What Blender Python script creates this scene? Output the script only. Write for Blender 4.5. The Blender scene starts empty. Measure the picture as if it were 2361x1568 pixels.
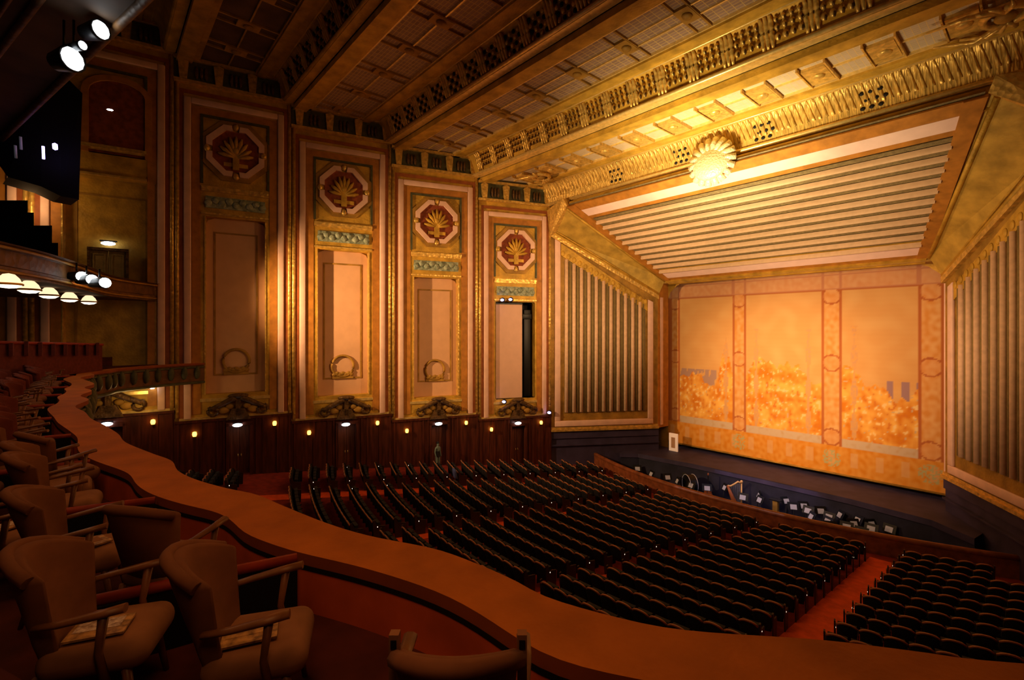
import bpy, math, random
from mathutils import Vector, Matrix, noise
RNG = random.Random(11)
SC = bpy.context.scene
COL = SC.collection
PI = math.pi
R_ = math.radians

# ------------------------------------------------------------------ camera model (used to survey places from the photograph)
F, AZ, Y0, CX = 1100.0, R_(41.10), 763.4, 12.05
CA, SA = math.cos(AZ), math.sin(AZ)
def dirv(x):
    t = (x - 1180.5) / F
    return (-CA + t * SA, SA + t * CA)
def atd(x, y, d):
    v = dirv(x)
    return Vector((CX + v[0] * d, v[1] * d, -(y - Y0) / F * d))
def atz(x, y, z):
    return atd(x, y, -z * F / (y - Y0))
def aty(x, Y):
    v = dirv(x)
    return CX + v[0] * Y / v[1]
def proj(p):
    X = p[0] - CX
    d = -X * CA + p[1] * SA
    l = X * SA + p[1] * CA
    return (1180.5 + F * l / d, Y0 - F * p[2] / d, d)

# ------------------------------------------------------------------ materials
def mat(name, base, rough=.6, metal=0., var=0., scale=3., bump=0., bscale=20., emit=None, estr=0., spec=.3, stretch=None, c2=None, sheen=0.):
    m = bpy.data.materials.new(name)
    m.use_nodes = True
    nt = m.node_tree
    b = nt.nodes['Principled BSDF']
    b.inputs['Base Color'].default_value = (*base, 1)
    b.inputs['Roughness'].default_value = rough
    b.inputs['Metallic'].default_value = metal
    b.inputs['Specular IOR Level'].default_value = spec
    if sheen: b.inputs['Sheen Weight'].default_value = sheen
    if emit:
        b.inputs['Emission Color'].default_value = (*emit, 1)
        b.inputs['Emission Strength'].default_value = estr
    tc = nt.nodes.new('ShaderNodeTexCoord')
    mp = nt.nodes.new('ShaderNodeMapping')
    nt.links.new(tc.outputs['Object'], mp.inputs['Vector'])
    if stretch: mp.inputs['Scale'].default_value = stretch
    if var or c2:
        n = nt.nodes.new('ShaderNodeTexNoise')
        n.inputs['Scale'].default_value = scale
        n.inputs['Detail'].default_value = 4
        nt.links.new(mp.outputs[0], n.inputs['Vector'])
        r = nt.nodes.new('ShaderNodeValToRGB')
        lo = c2 if c2 else tuple(c * (1 - var) for c in base)
        hi = base if c2 else tuple(min(1, c * (1 + var)) for c in base)
        r.color_ramp.elements[0].color = (*lo, 1)
        r.color_ramp.elements[1].color = (*hi, 1)
        r.color_ramp.elements[0].position = .32
        r.color_ramp.elements[1].position = .68
        nt.links.new(n.outputs[0], r.inputs[0])
        nt.links.new(r.outputs[0], b.inputs['Base Color'])
    if bump:
        n2 = nt.nodes.new('ShaderNodeTexVoronoi')
        n2.inputs['Scale'].default_value = bscale
        nt.links.new(mp.outputs[0], n2.inputs['Vector'])
        bp = nt.nodes.new('ShaderNodeBump')
        bp.inputs['Strength'].default_value = bump
        bp.inputs['Distance'].default_value = .05
        nt.links.new(n2.outputs['Distance'], bp.inputs['Height'])
        nt.links.new(bp.outputs[0], b.inputs['Normal'])
    return m

def lattice_mat(name, c1, c2, mortar, scale, bw, rh):
    m = bpy.data.materials.new(name); m.use_nodes = True
    nt = m.node_tree; b = nt.nodes['Principled BSDF']
    b.inputs['Roughness'].default_value = .6
    tc = nt.nodes.new('ShaderNodeTexCoord')
    br = nt.nodes.new('ShaderNodeTexBrick')
    br.offset = 0.0
    br.inputs['Color1'].default_value = (*c1, 1); br.inputs['Color2'].default_value = (*c2, 1); br.inputs['Mortar'].default_value = (*mortar, 1)
    br.inputs['Scale'].default_value = scale
    br.inputs['Brick Width'].default_value = bw; br.inputs['Row Height'].default_value = rh
    br.inputs['Mortar Size'].default_value = .03
    nt.links.new(tc.outputs['Object'], br.inputs['Vector'])
    nt.links.new(br.outputs['Color'], b.inputs['Base Color'])
    bp = nt.nodes.new('ShaderNodeBump'); bp.inputs['Strength'].default_value = .6; bp.inputs['Distance'].default_value = .05
    nt.links.new(br.outputs['Fac'], bp.inputs['Height']); nt.links.new(bp.outputs[0], b.inputs['Normal'])
    return m

def vcol_mat(name, rough=.8):
    m = bpy.data.materials.new(name); m.use_nodes = True
    nt = m.node_tree; b = nt.nodes['Principled BSDF']
    b.inputs['Roughness'].default_value = rough
    b.inputs['Specular IOR Level'].default_value = .1
    a = nt.nodes.new('ShaderNodeVertexColor'); a.layer_name = 'paint'
    nt.links.new(a.outputs['Color'], b.inputs['Base Color'])
    return m

M = {}
M['gold'] = mat('gold_plaster', (.52, .305, .040), .55, .15, .28, 1.6, .25, 9)
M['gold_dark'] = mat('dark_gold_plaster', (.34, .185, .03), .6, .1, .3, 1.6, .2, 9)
M['gold_leaf'] = mat('gold_leaf', (.68, .44, .11), .38, .45, .25, 5, .6, 5)
M['gold_fillet'] = mat('gilded_fillet', (.85, .62, .22), .32, .5, .15, 6)
M['gold_ribbed'] = mat('ribbed_gilding', (.62, .40, .10), .4, .4, .3, 3, .9, 4, stretch=(3.2, .6, .6))
M['pink'] = mat('pink_plaster', (.76, .50, .40), .65, 0, .08, 2)
M['pink_lit'] = mat('brightened_pink_plaster', (.84, .60, .54), .6, 0, .05, 2)  # pink plaster lightened, strong light on the border put into the colour
M['pink_panel'] = mat('rose_panel_plaster', (.64, .37, .21), .7, 0, .06, 1.2)
M['terra'] = mat('terracotta_plaster', (.43, .175, .025), .6, 0, .2, 2.5)
M['redbrown'] = mat('red_brown_plaster', (.30, .085, .02), .6, 0, .2, 2.5)
M['green'] = mat('dark_green_paint', (.075, .075, .035), .6, 0, .3, 4)
M['teal'] = mat('verdigris_relief', (.42, .46, .33), .6, 0, 0, 5, .5, 6, c2=(.13, .17, .12))
M['grille_red'] = mat('deep_red_recess', (.24, .055, .02), .8, 0, .3, 4)
M['wood'] = mat('dark_walnut', (.068, .015, .007), .45, 0, .45, 2.5, stretch=(3, 3, .35))
M['wood_lt'] = mat('walnut_door', (.12, .032, .014), .45, 0, .4, 3, stretch=(3, 3, .35))
M['carved'] = mat('dark_bronze_carving', (.10, .05, .014), .5, .2, .5, 4, .5, 10)
M['ledge'] = mat('orange_suede_ledge', (.52, .145, .010), .8, 0, .16, 2.2, .06, 30)
M['ledge_edge'] = mat('ledge_nosing', (.27, .06, .012), .8, 0, .15, 2.2)
M['parapet'] = mat('red_leather_parapet', (.60, .10, .022), .75, 0, .3, 1.5)
M['black'] = mat('black_trim', (.006, .004, .005), .7)
M['fascia'] = mat('balcony_fascia_plaster', (.14, .062, .018), .6, .1, .4, 2.2, .4, 5)
M['carpet'] = mat('red_carpet', (.22, .02, .006), .95, 0, .25, 3)
M['carpet_aisle'] = mat('orange_red_aisle_carpet', (.62, .075, .008), .95, 0, .18, 3)
M['box_floor'] = mat('dark_carpet', (.075, .013, .007), .95, 0, .3, 3)
M['seat_black'] = mat('black_upholstery', (.011, .010, .013), .85, 0, .3, 6)
M['seat_rim'] = mat('brown_seat_rim', (.36, .13, .055), .5)
M['seat_end'] = mat('dark_end_panel', (.035, .014, .010), .5)
M['chair_fab'] = mat('brown_velvet', (.17, .062, .026), .85, 0, .12, 8)
M['chair_seat'] = mat('tan_velvet', (.27, .115, .052), .85, 0, .1, 8)
M['chair_wood'] = mat('chair_beech', (.17, .066, .024), .4, 0, .25, 9)
M['chair_red'] = mat('dark_red_velvet', (.12, .020, .014), .85, 0, .2, 8)
M['red_rail'] = mat('red_padded_rail', (.28, .028, .012), .6, 0, .2, 5)
M['stage'] = mat('purple_black_stage', (.045, .036, .090), .6, 0, .25, 1.2)
M['pit'] = mat('pit_dark', (.020, .020, .045), .7, 0, .3, 1.5)
M['pit_rail'] = mat('pit_rail_wood', (.22, .065, .022), .4, 0, .3, 3)
M['metal'] = mat('black_metal', (.02, .02, .022), .45, .6)
M['sheet'] = mat('white_sheet_music', (.50, .50, .58), .8, emit=(.85, .9, 1), estr=.02)  # faint glow stands in for lamplight on the paper
M['harp'] = mat('gilded_harp', (.70, .42, .16), .35, .3)
M['stool'] = mat('pit_chair_plastic', (.10, .10, .16), .5)
M['timber'] = mat('red_varnish', (.35, .10, .03), .3)
M['ceil_dark'] = mat('dimmed_ceiling_plaster', (.085, .045, .022), .75, 0, .35, .8)  # darkened tone puts the dim ceiling into the colour
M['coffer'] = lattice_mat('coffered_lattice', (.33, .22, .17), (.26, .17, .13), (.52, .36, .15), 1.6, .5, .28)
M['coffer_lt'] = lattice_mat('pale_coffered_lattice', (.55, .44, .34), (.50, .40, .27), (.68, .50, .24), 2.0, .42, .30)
M['olive'] = mat('olive_flute', (.26, .19, .075), .65, 0, .15, 4, .3, 30)
M['tan_flute'] = mat('rose_tan_flute', (.74, .50, .33), .65, 0, .1, 4)
M['cream'] = mat('cream_rib', (.64, .43, .26), .6, 0, .07, 4)
M['olive_rib'] = mat('olive_rib', (.21, .15, .065), .65, 0, .2, 6, .3, 30)
M['chamfer'] = mat('olive_gold_band', (.52, .335, .06), .5, .2, .3, 1.2, .15, 8)
M['lamp_w'] = mat('white_lamp', (1, 1, 1), .5, emit=(.93, .95, 1), estr=7)
M['lamp_hot'] = mat('spotlight_lens', (1, 1, 1), .5, emit=(.90, .97, 1), estr=9)
M['lamp_warm'] = mat('warm_downlight', (1, 1, 1), .5, emit=(1, .86, .62), estr=5)
M['lamp_dome'] = mat('lit_lamp_dome', (.9, .8, .6), .5, emit=(1, .72, .42), estr=1.3)
M['lamp_amber'] = mat('amber_lamp', (1, .6, .2), .5, emit=(1, .42, .05), estr=7)
M['lamp_violet'] = mat('violet_lamp', (.6, .5, 1), .5, emit=(.45, .36, 1), estr=7)
M['lamp_aisle'] = mat('aisle_lamp', (1, .9, .7), .5, emit=(1, .82, .58), estr=3.5)
M['screen'] = mat('pale_rose_screen', (.64, .40, .30), .7, 0, .04, 2)
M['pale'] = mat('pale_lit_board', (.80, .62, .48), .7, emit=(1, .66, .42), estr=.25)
M['pale_in'] = mat('tan_board_centre', (.52, .30, .18), .7)
M['booklet'] = mat('program_cover', (.62, .34, .12), .6, 0, 0, 22, c2=(.10, .05, .03))
M['booklet_w'] = mat('program_pale_print', (.75, .62, .55), .6, 0, 0, 40, c2=(.25, .14, .10))
M['shell'] = mat('gilded_shell', (.85, .78, .52), .45, .2, .12, 8, .5, 10)
M['blue'] = mat('blue_cloth', (.06, .08, .25), .8)
M['grey_fig'] = mat('grey_cloth', (.14, .20, .20), .8)

# ------------------------------------------------------------------ mesh builder
class MB:
    def __init__(s, tf=None):
        s.v, s.f, s.m, s.tf, s.sm = [], [], [], tf, []
    def add(s, vs, fs, mi=0, sm=False):
        k = len(s.v)
        s.v += [tuple(x) for x in vs]
        for f in fs:
            s.f.append([i + k for i in f]); s.m.append(mi); s.sm.append(sm)
        return s
    def box(s, x0, x1, y0, y1, z0, z1, mi=0):
        vs = [(x, y, z) for x in (x0, x1) for y in (y0, y1) for z in (z0, z1)]
        return s.add(vs, [(0, 1, 3, 2), (4, 6, 7, 5), (0, 4, 5, 1), (2, 3, 7, 6), (0, 2, 6, 4), (1, 5, 7, 3)], mi)
    def quad(s, a, b, c, d, mi=0):
        return s.add([a, b, c, d], [(0, 1, 2, 3)], mi)
    def prism(s, poly, h0, h1, mi=0):            # poly in (u, z), extruded along h
        n = len(poly)
        vs = [(u, h0, z) for u, z in poly] + [(u, h1, z) for u, z in poly]
        return s.add(vs, [list(range(n))[::-1], list(range(n, 2 * n))] + [(i, (i + 1) % n, n + (i + 1) % n, n + i) for i in range(n)], mi)
    def ring(s, outer, inner, h0, h1, mi=0):     # two polygons with equal counts in (u, z)
        n = len(outer)
        vs = [(u, h1, z) for u, z in outer] + [(u, h1, z) for u, z in inner] + [(u, h0, z) for u, z in outer] + [(u, h0, z) for u, z in inner]
        fs = []
        for i in range(n):
            j = (i + 1) % n
            fs += [(i, j, n + j, n + i), (i, 2 * n + i, 2 * n + j, j), (n + i, n + j, 3 * n + j, 3 * n + i)]
        return s.add(vs, fs, mi)
    def tube(s, path, r, seg=8, mi=0, closed=False, sm=True, flat=1.):
        path = [Vector(p) for p in path]
        n = len(path); vs = []
        for i, p in enumerate(path):
            a = path[(i - 1) % n] if (i or closed) else p
            b = path[(i + 1) % n] if (i < n - 1 or closed) else p
            t = (b - a).normalized()
            up = Vector((0, 0, 1)) if abs(t.z) < .95 else Vector((1, 0, 0))
            x = t.cross(up).normalized(); y = x.cross(t).normalized()
            rr = r[i] if isinstance(r, (list, tuple)) else r
            for k in range(seg):
                c = 2 * PI * (k + .5) / seg
                vs.append(p + x * math.cos(c) * rr + y * math.sin(c) * rr * flat)
        fs = []
        for i in range(n if closed else n - 1):
            for k in range(seg):
                a, b = i * seg + k, i * seg + (k + 1) % seg
                c, d = ((i + 1) % n) * seg + (k + 1) % seg, ((i + 1) % n) * seg + k
                fs.append((a, b, c, d))
        s.add(vs, fs, mi, sm)
        if not closed:
            k = len(s.v) - n * seg
            s.f.append([k + i for i in range(seg)][::-1]); s.m.append(mi); s.sm.append(False)
            s.f.append([k + (n - 1) * seg + i for i in range(seg)]); s.m.append(mi); s.sm.append(False)
        return s
    def lathe(s, prof, c=(0, 0, 0), seg=16, mi=0, ax=(1, 0, 0), ay=(0, 1, 0), az=(0, 0, 1), sm=True):
        c = Vector(c); ax, ay, az = Vector(ax), Vector(ay), Vector(az)
        vs = []
        for r, h in prof:
            for k in range(seg):
                t = 2 * PI * k / seg
                vs.append(c + ax * r * math.cos(t) + ay * r * math.sin(t) + az * h)
        fs = []
        for i in range(len(prof) - 1):
            for k in range(seg):
                fs.append((i * seg + k, i * seg + (k + 1) % seg, (i + 1) * seg + (k + 1) % seg, (i + 1) * seg + k))
        return s.add(vs, fs, mi, sm)
    def ball(s, c, rx, ry, rz, mi=0, seg=10, rings=6):
        vs, fs = [], []
        for i in range(rings + 1):
            a = PI * i / rings
            for k in range(seg):
                t = 2 * PI * k / seg
                vs.append((c[0] + rx * math.sin(a) * math.cos(t), c[1] + ry * math.sin(a) * math.sin(t), c[2] + rz * math.cos(a)))
        for i in range(rings):
            for k in range(seg):
                fs.append((i * seg + k, (i + 1) * seg + k, (i + 1) * seg + (k + 1) % seg, i * seg + (k + 1) % seg))
        return s.add(vs, fs, mi, True)
    def strip(s, A, B, mi=0, sm=False):          # ribbon between two polylines
        n = len(A)
        return s.add(list(A) + list(B), [(i, i + 1, n + i + 1, n + i) for i in range(n - 1)], mi, sm)
    def build(s, name, mats, parent=None, bevel=0, seg=2, loc=None):
        me = bpy.data.meshes.new(name)
        vs = [s.tf(v) for v in s.v] if s.tf else s.v
        if loc is not None: vs = [Vector(v) - Vector(loc) for v in vs]
        me.from_pydata([tuple(v) for v in vs], [], s.f)
        for m in (mats if isinstance(mats, (list, tuple)) else [mats]): me.materials.append(m)
        me.polygons.foreach_set('material_index', s.m)
        me.polygons.foreach_set('use_smooth', s.sm)
        me.update()
        o = bpy.data.objects.new(name, me); COL.objects.link(o)
        if loc is not None and parent is None: o.location = loc
        if parent is not None: o.parent = parent
        if bevel:
            b = o.modifiers.new('bevel', 'BEVEL'); b.width = bevel; b.segments = seg; b.limit_method = 'ANGLE'
            for p in me.polygons: p.use_smooth = True
        return o

def tag(o, label=None, cat=None, group=None, kind=None):
    if label: o['label'] = label
    if cat: o['category'] = cat
    if group: o['group'] = group
    if kind: o['kind'] = kind
    return o
def thing(name, label, cat, loc=(0, 0, 0), rz=0, group=None):
    o = bpy.data.objects.new(name, None); COL.objects.link(o)
    o.location = loc; o.rotation_euler = (0, 0, rz); o.empty_display_size = .1
    return tag(o, label, cat, group)
def struct(name):
    o = bpy.data.objects.new(name, None); COL.objects.link(o); o['kind'] = 'structure'
    return o
def dup(root, loc, rz, label=None, group=None):
    r = root.copy(); COL.objects.link(r); r.location = loc; r.rotation_euler = (0, 0, rz)
    if label: r['label'] = label
    if group: r['group'] = group
    for ch in list(root.children):
        c = ch.copy(); COL.objects.link(c); c.parent = r
        for g in list(ch.children):
            d = g.copy(); COL.objects.link(d); d.parent = c
    return r
def lamp(kind, loc, energy, color, target=None, size=.3, angle=60, blend=.6):
    l = bpy.data.lights.new('lamp', kind); l.energy = energy; l.color = color
    if kind == 'SPOT': l.spot_size = R_(angle); l.spot_blend = blend; l.shadow_soft_size = size
    elif kind == 'AREA': l.size = size
    else: l.shadow_soft_size = size
    o = bpy.data.objects.new('lamp', l); COL.objects.link(o); o.location = loc
    if target is not None: o.rotation_euler = (Vector(target) - Vector(loc)).to_track_quat('-Z', 'Y').to_euler()
    return o

ORD = ['zeroth', 'first', 'second', 'third', 'fourth', 'fifth', 'sixth', 'seventh', 'eighth', 'ninth', 'tenth', 'eleventh', 'twelfth', 'thirteenth',
       'fourteenth', 'fifteenth', 'sixteenth', 'seventeenth', 'eighteenth', 'nineteenth', 'twentieth', 'twenty-first', 'twenty-second', 'twenty-third',
       'twenty-fourth', 'twenty-fifth', 'twenty-sixth', 'twenty-seventh', 'twenty-eighth', 'twenty-ninth', 'thirtieth', 'thirty-first', 'thirty-second']

# ------------------------------------------------------------------ the left wall: six stepped bays
BX = [(-20.9, -8.0), (-20.25, -2.4), (-19.25, 3.2), (-18.05, 8.8), (-16.6, 14.55), (-14.72, 20.2), (-12.75, 25.45)]   # bay boundaries
FT = [16.3, 14.85, 13.46, 12.12, 10.70, 9.17]      # underside of each bay's frieze
WT = [-3.8, -4.25, -4.86, -5.36, -5.80, -6.17]     # top of each bay's wainscot
WHICH = ['sixth bay from the stage', 'fifth bay from the stage', 'fourth bay from the stage', 'third bay from the stage', 'second bay from the stage', 'bay nearest the stage']

def wall_w(Y):
    for (x0, y0), (x1, y1) in zip(BX, BX[1:]):
        if y0 <= Y <= y1 or (x1, y1) == BX[-1]:
            return -(x0 + (x1 - x0) * (Y - y0) / (y1 - y0))
    return -BX[0][0]
def bay_tf(b, side=-1):
    p0, p1 = Vector(BX[b]), Vector(BX[b + 1])
    e = (p1 - p0); L = e.length; e /= L
    n = Vector((e.y, -e.x))
    def tf(v):
        q = p0 + e * v[0] + n * v[1]
        return Vector((q.x * (1 if side < 0 else -1), q.y, v[2]))
    return tf, L
def floor_z(x, y):
    R = math.hypot(x, y - 51)
    return -10.15 + .085 * (R - 25)

def octagon(cx, cz, r, k=.42):
    a = r * k
    return [(cx + a, cz + r), (cx - a, cz + r), (cx - r, cz + a), (cx - r, cz - a), (cx - a, cz - r), (cx + a, cz - r), (cx + r, cz - a), (cx + r, cz + a)]
def rect(u0, u1, z0, z1):
    return [(u0, z0), (u1, z0), (u1, z1), (u0, z1)]
def cham(u0, u1, z0, z1, c):      # panel with notched top corners
    return [(u0, z0), (u1, z0), (u1, z1 - c), (u1 - c * .3, z1 - c * .3), (u1 - c, z1), (u0 + c, z1), (u0 + c * .3, z1 - c * .3), (u0, z1 - c)]

wl = struct('wall_left')
def gate(b, z0, z1, ua, ub, t, h0, h1):   # three-sided moulding: two uprights and a head, in bay coordinates
    m = MB(bay_tf(b)[0])
    m.box(ua, ua + t, h0, h1, z0, z1); m.box(ub - t, ub, h0, h1, z0, z1); m.box(ua + t, ub - t, h0, h1, z1 - t, z1)
    return m
for b in range(6):
    tf, L = bay_tf(b)
    ft, w = FT[b], WT[b]
    U = lambda f: f * L
    fz = floor_z(*BX[b]) - 1.5
    # body of the bay with the tall recess for the rose panel
    m = MB(tf)
    ua, ub = U(.235), U(.765)
    ptop, pbot = ft - 7.1, w + 1.35
    if b == 1: ua, ub, pbot = U(.20), U(.86), w + 1.2
    m.box(0, ua, -.6, 0, w, ft + 1.5); m.box(ub, L, -.6, 0, w, ft + 1.5)
    m.box(ua, ub, -.6, 0, ptop, ft + 1.5); m.box(ua, ub, -.6, 0, w, pbot)
    m.box(0, .02, -.6, 0, w - .9, w)
    m.build('bay_facade', M['gold'], wl)
    # rounded gold beads at the pier, then red-brown, pink, terracotta frames
    m = MB(tf)
    for u in (U(.02), U(.98)): m.tube([(u, .06, w), (u, .06, ft)], .10, 10)
    m.build('pier_bead', M['gold_leaf'], wl)
    gate(b, w, ft - .32, U(.035), U(.965), U(.035), 0, .07).build('brown_frame', M['redbrown'], wl)
    gate(b, w + .05, ft - .72, U(.072), U(.928), U(.058), 0, .16).build('pink_frame', M['pink'], wl, bevel=.05)
    gate(b, w + .3, ft - 1.12, U(.135), U(.865), U(.07), 0, .05).build('terracotta_frame', M['terra'], wl)
    m = gate(b, ft - 5.3, ft - 1.52, U(.205), U(.795), U(.022), 0, .10); m.build('green_border', M['green'], wl)
    m = MB(tf); m.box(U(.21), U(.79), 0, .16, ft - 5.62, ft - 5.45); m.box(U(.21), U(.79), 0, .09, ft - 5.72, ft - 5.62)
    m.box(U(.21), U(.79), 0, .10, ft - 7.0, ft - 6.9)
    m.build('string_moulding', M['gold_leaf'], wl)
    # rose panel in the recess, its inner line and its edge
    m = MB(tf)
    if b == 5:
        m.box(ua, ub, -1.3, -1.2, pbot, ptop)
        m.box(ua - .05, ua, -1.2, 0, pbot, ptop); m.box(ub, ub + .05, -1.2, 0, pbot, ptop)
        m.box(ua, ub, -1.2, 0, ptop, ptop + .05); m.box(ua, ub, -1.2, 0, pbot - .05, pbot)
        m.build('dark_opening', M['black'], wl)
    else:
        m.prism(cham(ua, ub, pbot, ptop, .45), -.55, -.47)
        m.box(ua, ub, -.59, -.54, pbot, ptop, 1)
        m.build('rose_panel', [M['pink_panel'] if b > 1 else M['gold'], M['gold_dark']], wl)
        m = MB(tf); d = .42
        m.ring(rect(ua + d, ub - d, pbot + 1.0, ptop - .75), rect(ua + d + .09, ub - d - .09, pbot + 1.09, ptop - .84), -.47, -.43)
        m.build('panel_line', M['gold_dark'], wl)
        m = MB(tf)
        m.box(ua, ua + .06, -.55, .05, pbot, ptop); m.box(ub - .06, ub, -.55, .05, pbot, ptop)
        m.build('panel_edge', M['gold_leaf'], wl)
    # base blocks above the wainscot
    m = MB(tf); m.box(U(.0), L, 0, .10, w, w + .12); m.box(U(.2), U(.8), 0, .06, w + .95, w + 1.12)
    m.build('base_moulding', M['gold_fillet'], wl)
    # frieze of dark green fields and gilt blocks, and the fillet under it
    m = MB(tf)
    m.box(0, L, 0, .14, ft + .12, ft + 1.5, 0)
    m.box(-.02, L, 0, .30, ft - .02, ft + .14, 1)
    m.box(-.02, L, 0, .34, ft + 1.20, ft + 1.36, 1)
    n = 7
    for k in range(n):
        u = L * (k + .5) / n
        if k % 2 == 0: m.prism([(u - .16, ft + .16), (u + .16, ft + .16), (u + .24, ft + 1.1), (u, ft + 1.2), (u - .24, ft + 1.1)], .14, .34, 1)
        else:
            for q in (-.22, 0, .22): m.ball((u + q, .2, ft + .62), .10, .10, .36, 2)
    m.build('frieze', [M['green'], M['gold_leaf'], M['carved']], wl)
    # wainscot: boards with stiles; a recess for the door in the middle
    m = MB(tf)
    da, db, dz = U(.44), U(.62), floor_z(*BX[b]) + 2.55
    m.box(0, da, -.5, .12, fz, w); m.box(db, L, -.5, .12, fz, w); m.box(da, db, -.5, .12, dz, w)
    m.box(0, L, .12, .2, w - .14, w)
    for f in (.02, .2, .335, .39, .67, .73, .86, .97): m.box(U(f), U(f) + .10, .12, .17, fz, w - .14)
    m.box(da - .14, da, .12, .22, fz, dz + .14); m.box(db, db + .14, .12, .22, fz, dz + .14); m.box(da - .14, db + .14, .12, .22, dz, dz + .2)
    m.build('wainscot', M['wood'], wl)

# the things on the left wall
for b in range(6):
    tf, L = bay_tf(b); ft, w = FT[b], WT[b]; U = lambda f: f * L
    nm = WHICH[b]
    if b >= 2:
        # octagonal medallion
        cz, r = ft - 3.35, 1.42
        loc = tf((L / 2, 0, cz))
        t = thing('octagon_medallion', 'octagonal gilt medallion with pink border high on the %s' % nm, 'medallion', loc, 0, 'octagonal medallions on the side wall')
        c0 = (L / 2, cz)
        m = MB(tf); m.ring(octagon(*c0, r * 1.18), octagon(*c0, r * 1.0), 0, .10); m.build('back_rim', M['gold_dark'], t, loc=loc)
        m = MB(tf); m.prism(octagon(*c0, r * .80), .02, .06); m.build('recess', M['grille_red'], t, loc=loc)
        o8, i8 = octagon(*c0, r * 1.0), octagon(*c0, r * .80)
        for k in range(4):        # four bent lengths of pink border with gaps at the axes
            m = MB(tf); i = 2 * k
            p = [o8[(i) % 8], o8[(i + 1) % 8], o8[(i + 2) % 8], o8[(i + 3) % 8]]; q = [i8[(i) % 8], i8[(i + 1) % 8], i8[(i + 2) % 8], i8[(i + 3) % 8]]
            def mid(a, b_, f): return (a[0] + (b_[0] - a[0]) * f, a[1] + (b_[1] - a[1]) * f)
            P = [mid(p[0], p[1], .66), p[1], p[2], mid(p[2], p[3], .34)]; Q = [mid(q[0], q[1], .66), q[1], q[2], mid(q[2], q[3], .34)]
            for a in range(3):
                m.add([(*P[a][:1], .22, P[a][1]), (P[a + 1][0], .22, P[a + 1][1]), (Q[a + 1][0], .22, Q[a + 1][1]), (Q[a][0], .22, Q[a][1]),
                       (P[a][0], .05, P[a][1]), (P[a + 1][0], .05, P[a + 1][1]), (Q[a + 1][0], .05, Q[a + 1][1]), (Q[a][0], .05, Q[a][1])],
                      [(0, 1, 2, 3), (0, 4, 5, 1), (3, 2, 6, 7), (0, 3, 7, 4), (1, 5, 6, 2)])
            m.build('border', M['pink'], t, loc=loc)
        m = MB(tf)
        for k in range(4):
            a = PI / 2 * k; m.ball((L / 2 + .98 * r * math.cos(a), .12, cz + .98 * r * math.sin(a)), .16, .12, .2)
        m.build('boss', M['gold_leaf'], t, loc=loc)
        m = MB(tf)              # palmette grille inside
        for k in range(9):
            a = PI * (.06 + .88 * k / 8)
            pts = [(L / 2 + q * r * .62 * math.cos(a) , .14 + .05 * math.sin(q * 3), cz - .25 * r + q * r * .86 * math.sin(a) * (.75 + .25 * abs(math.sin(a)))) for q in (.1, .4, .7, 1)]
            m.tube(pts, [.05, .09, .12, .05], 6)
        m.box(L / 2 - .16, L / 2 + .16, .05, .2, cz - .72 * r, cz + .1)
        m.box(L / 2 - .42 * r, L / 2 + .42 * r, .05, .12, cz - .60 * r, cz - .45 * r)
        m.ball((L / 2, .2, cz + .05), .17, .12, .2)
        m.build('palmette', M['gold'], t, loc=loc)
        # verdigris relief plaque
        loc = tf((L / 2, 0, ft - 6.3))
        m = MB(tf); m.box(U(.245), U(.755), 0, .08, ft - 6.62, ft - 5.98)
        for k in range(9):
            u = U(.27) + (U(.73) - U(.27)) * k / 8
            m.ball((u, .09, ft - 6.3 + (.1 if k % 2 else -.06)), .2, .10, .2)
        tag(m.build('relief_plaque', M['teal'], loc=loc), 'grey-green relief plaque below the medallion of the %s' % nm, 'plaque', 'relief plaques on the side wall')
    if 2 <= b <= 4:
        # wreath ring low on the rose panel
        loc = tf((L / 2, -.45, w + 3.15)); r = .66
        t = thing('wreath_ornament', 'bronze wreath ring low on the rose panel of the %s' % nm, 'ornament', loc, 0, 'wreath rings on the rose panels')
        m = MB(tf); m.tube([(L / 2 + r * math.cos(a), -.41, w + 3.15 + r * math.sin(a)) for a in [2 * PI * k / 28 for k in range(28)]], .085, 8, closed=True)
        m.build('ring', M['gold_dark'], t, loc=loc)
        m = MB(tf)
        for k in range(7):
            m.ball((L / 2 + (k - 3) * .17, -.39, w + 2.62 + .07 * (k % 2)), .15, .07, .13)
        m.box(L / 2 - .62, L / 2 + .62, -.47, -.37, w + 2.36, w + 2.52)
        m.build('bow', M['gold_dark'], t, loc=loc)
    if b >= 1:
        # carved scroll crest over the door
        loc = tf((U(.52), .12, w))
        t = thing('carved_crest', 'dark carved scroll crest over the door of the %s' % nm, 'carving', loc, 0, 'carved crests over the side doors')
        cu = U(.52)
        for sgn in (-1, 1):
            m = MB(tf)
            m.tube([(cu + sgn * (.12 + 1.25 * q), .22, w + 1.12 - .62 * q ** 1.6 - .1 * math.sin(q * PI)) for q in [k / 10 for k in range(11)]], [.17 - .05 * k / 10 for k in range(11)], 8)
            m.tube([(cu + sgn * (1.22 + .24 * math.cos(a)), .22, w + .42 + .24 * math.sin(a)) for a in [1.2 - 5 * k / 10 for k in range(11)]], .09, 8)
            m.build('scroll', M['carved'], t, loc=loc)
            m = MB(tf); m.ball((cu + sgn * .72, .16, w + .42), .30, .1, .20); m.ball((cu + sgn * .42, .16, w + .62), .22, .1, .16)
            m.build('leaf_spray', M['gold_dark'], t, loc=loc)
        m = MB(tf); m.ball((cu, .24, w + 1.22), .52, .2, .15); m.box(cu - .12, cu + .12, .1, .3, w + .1, w + 1.15)
        m.prism([(cu - .62, w - .12), (cu + .62, w - .12), (cu + .3, w + .5), (cu - .3, w + .5)], .12, .3)
        m.build('keystone', M['carved'], t, loc=loc)
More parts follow.
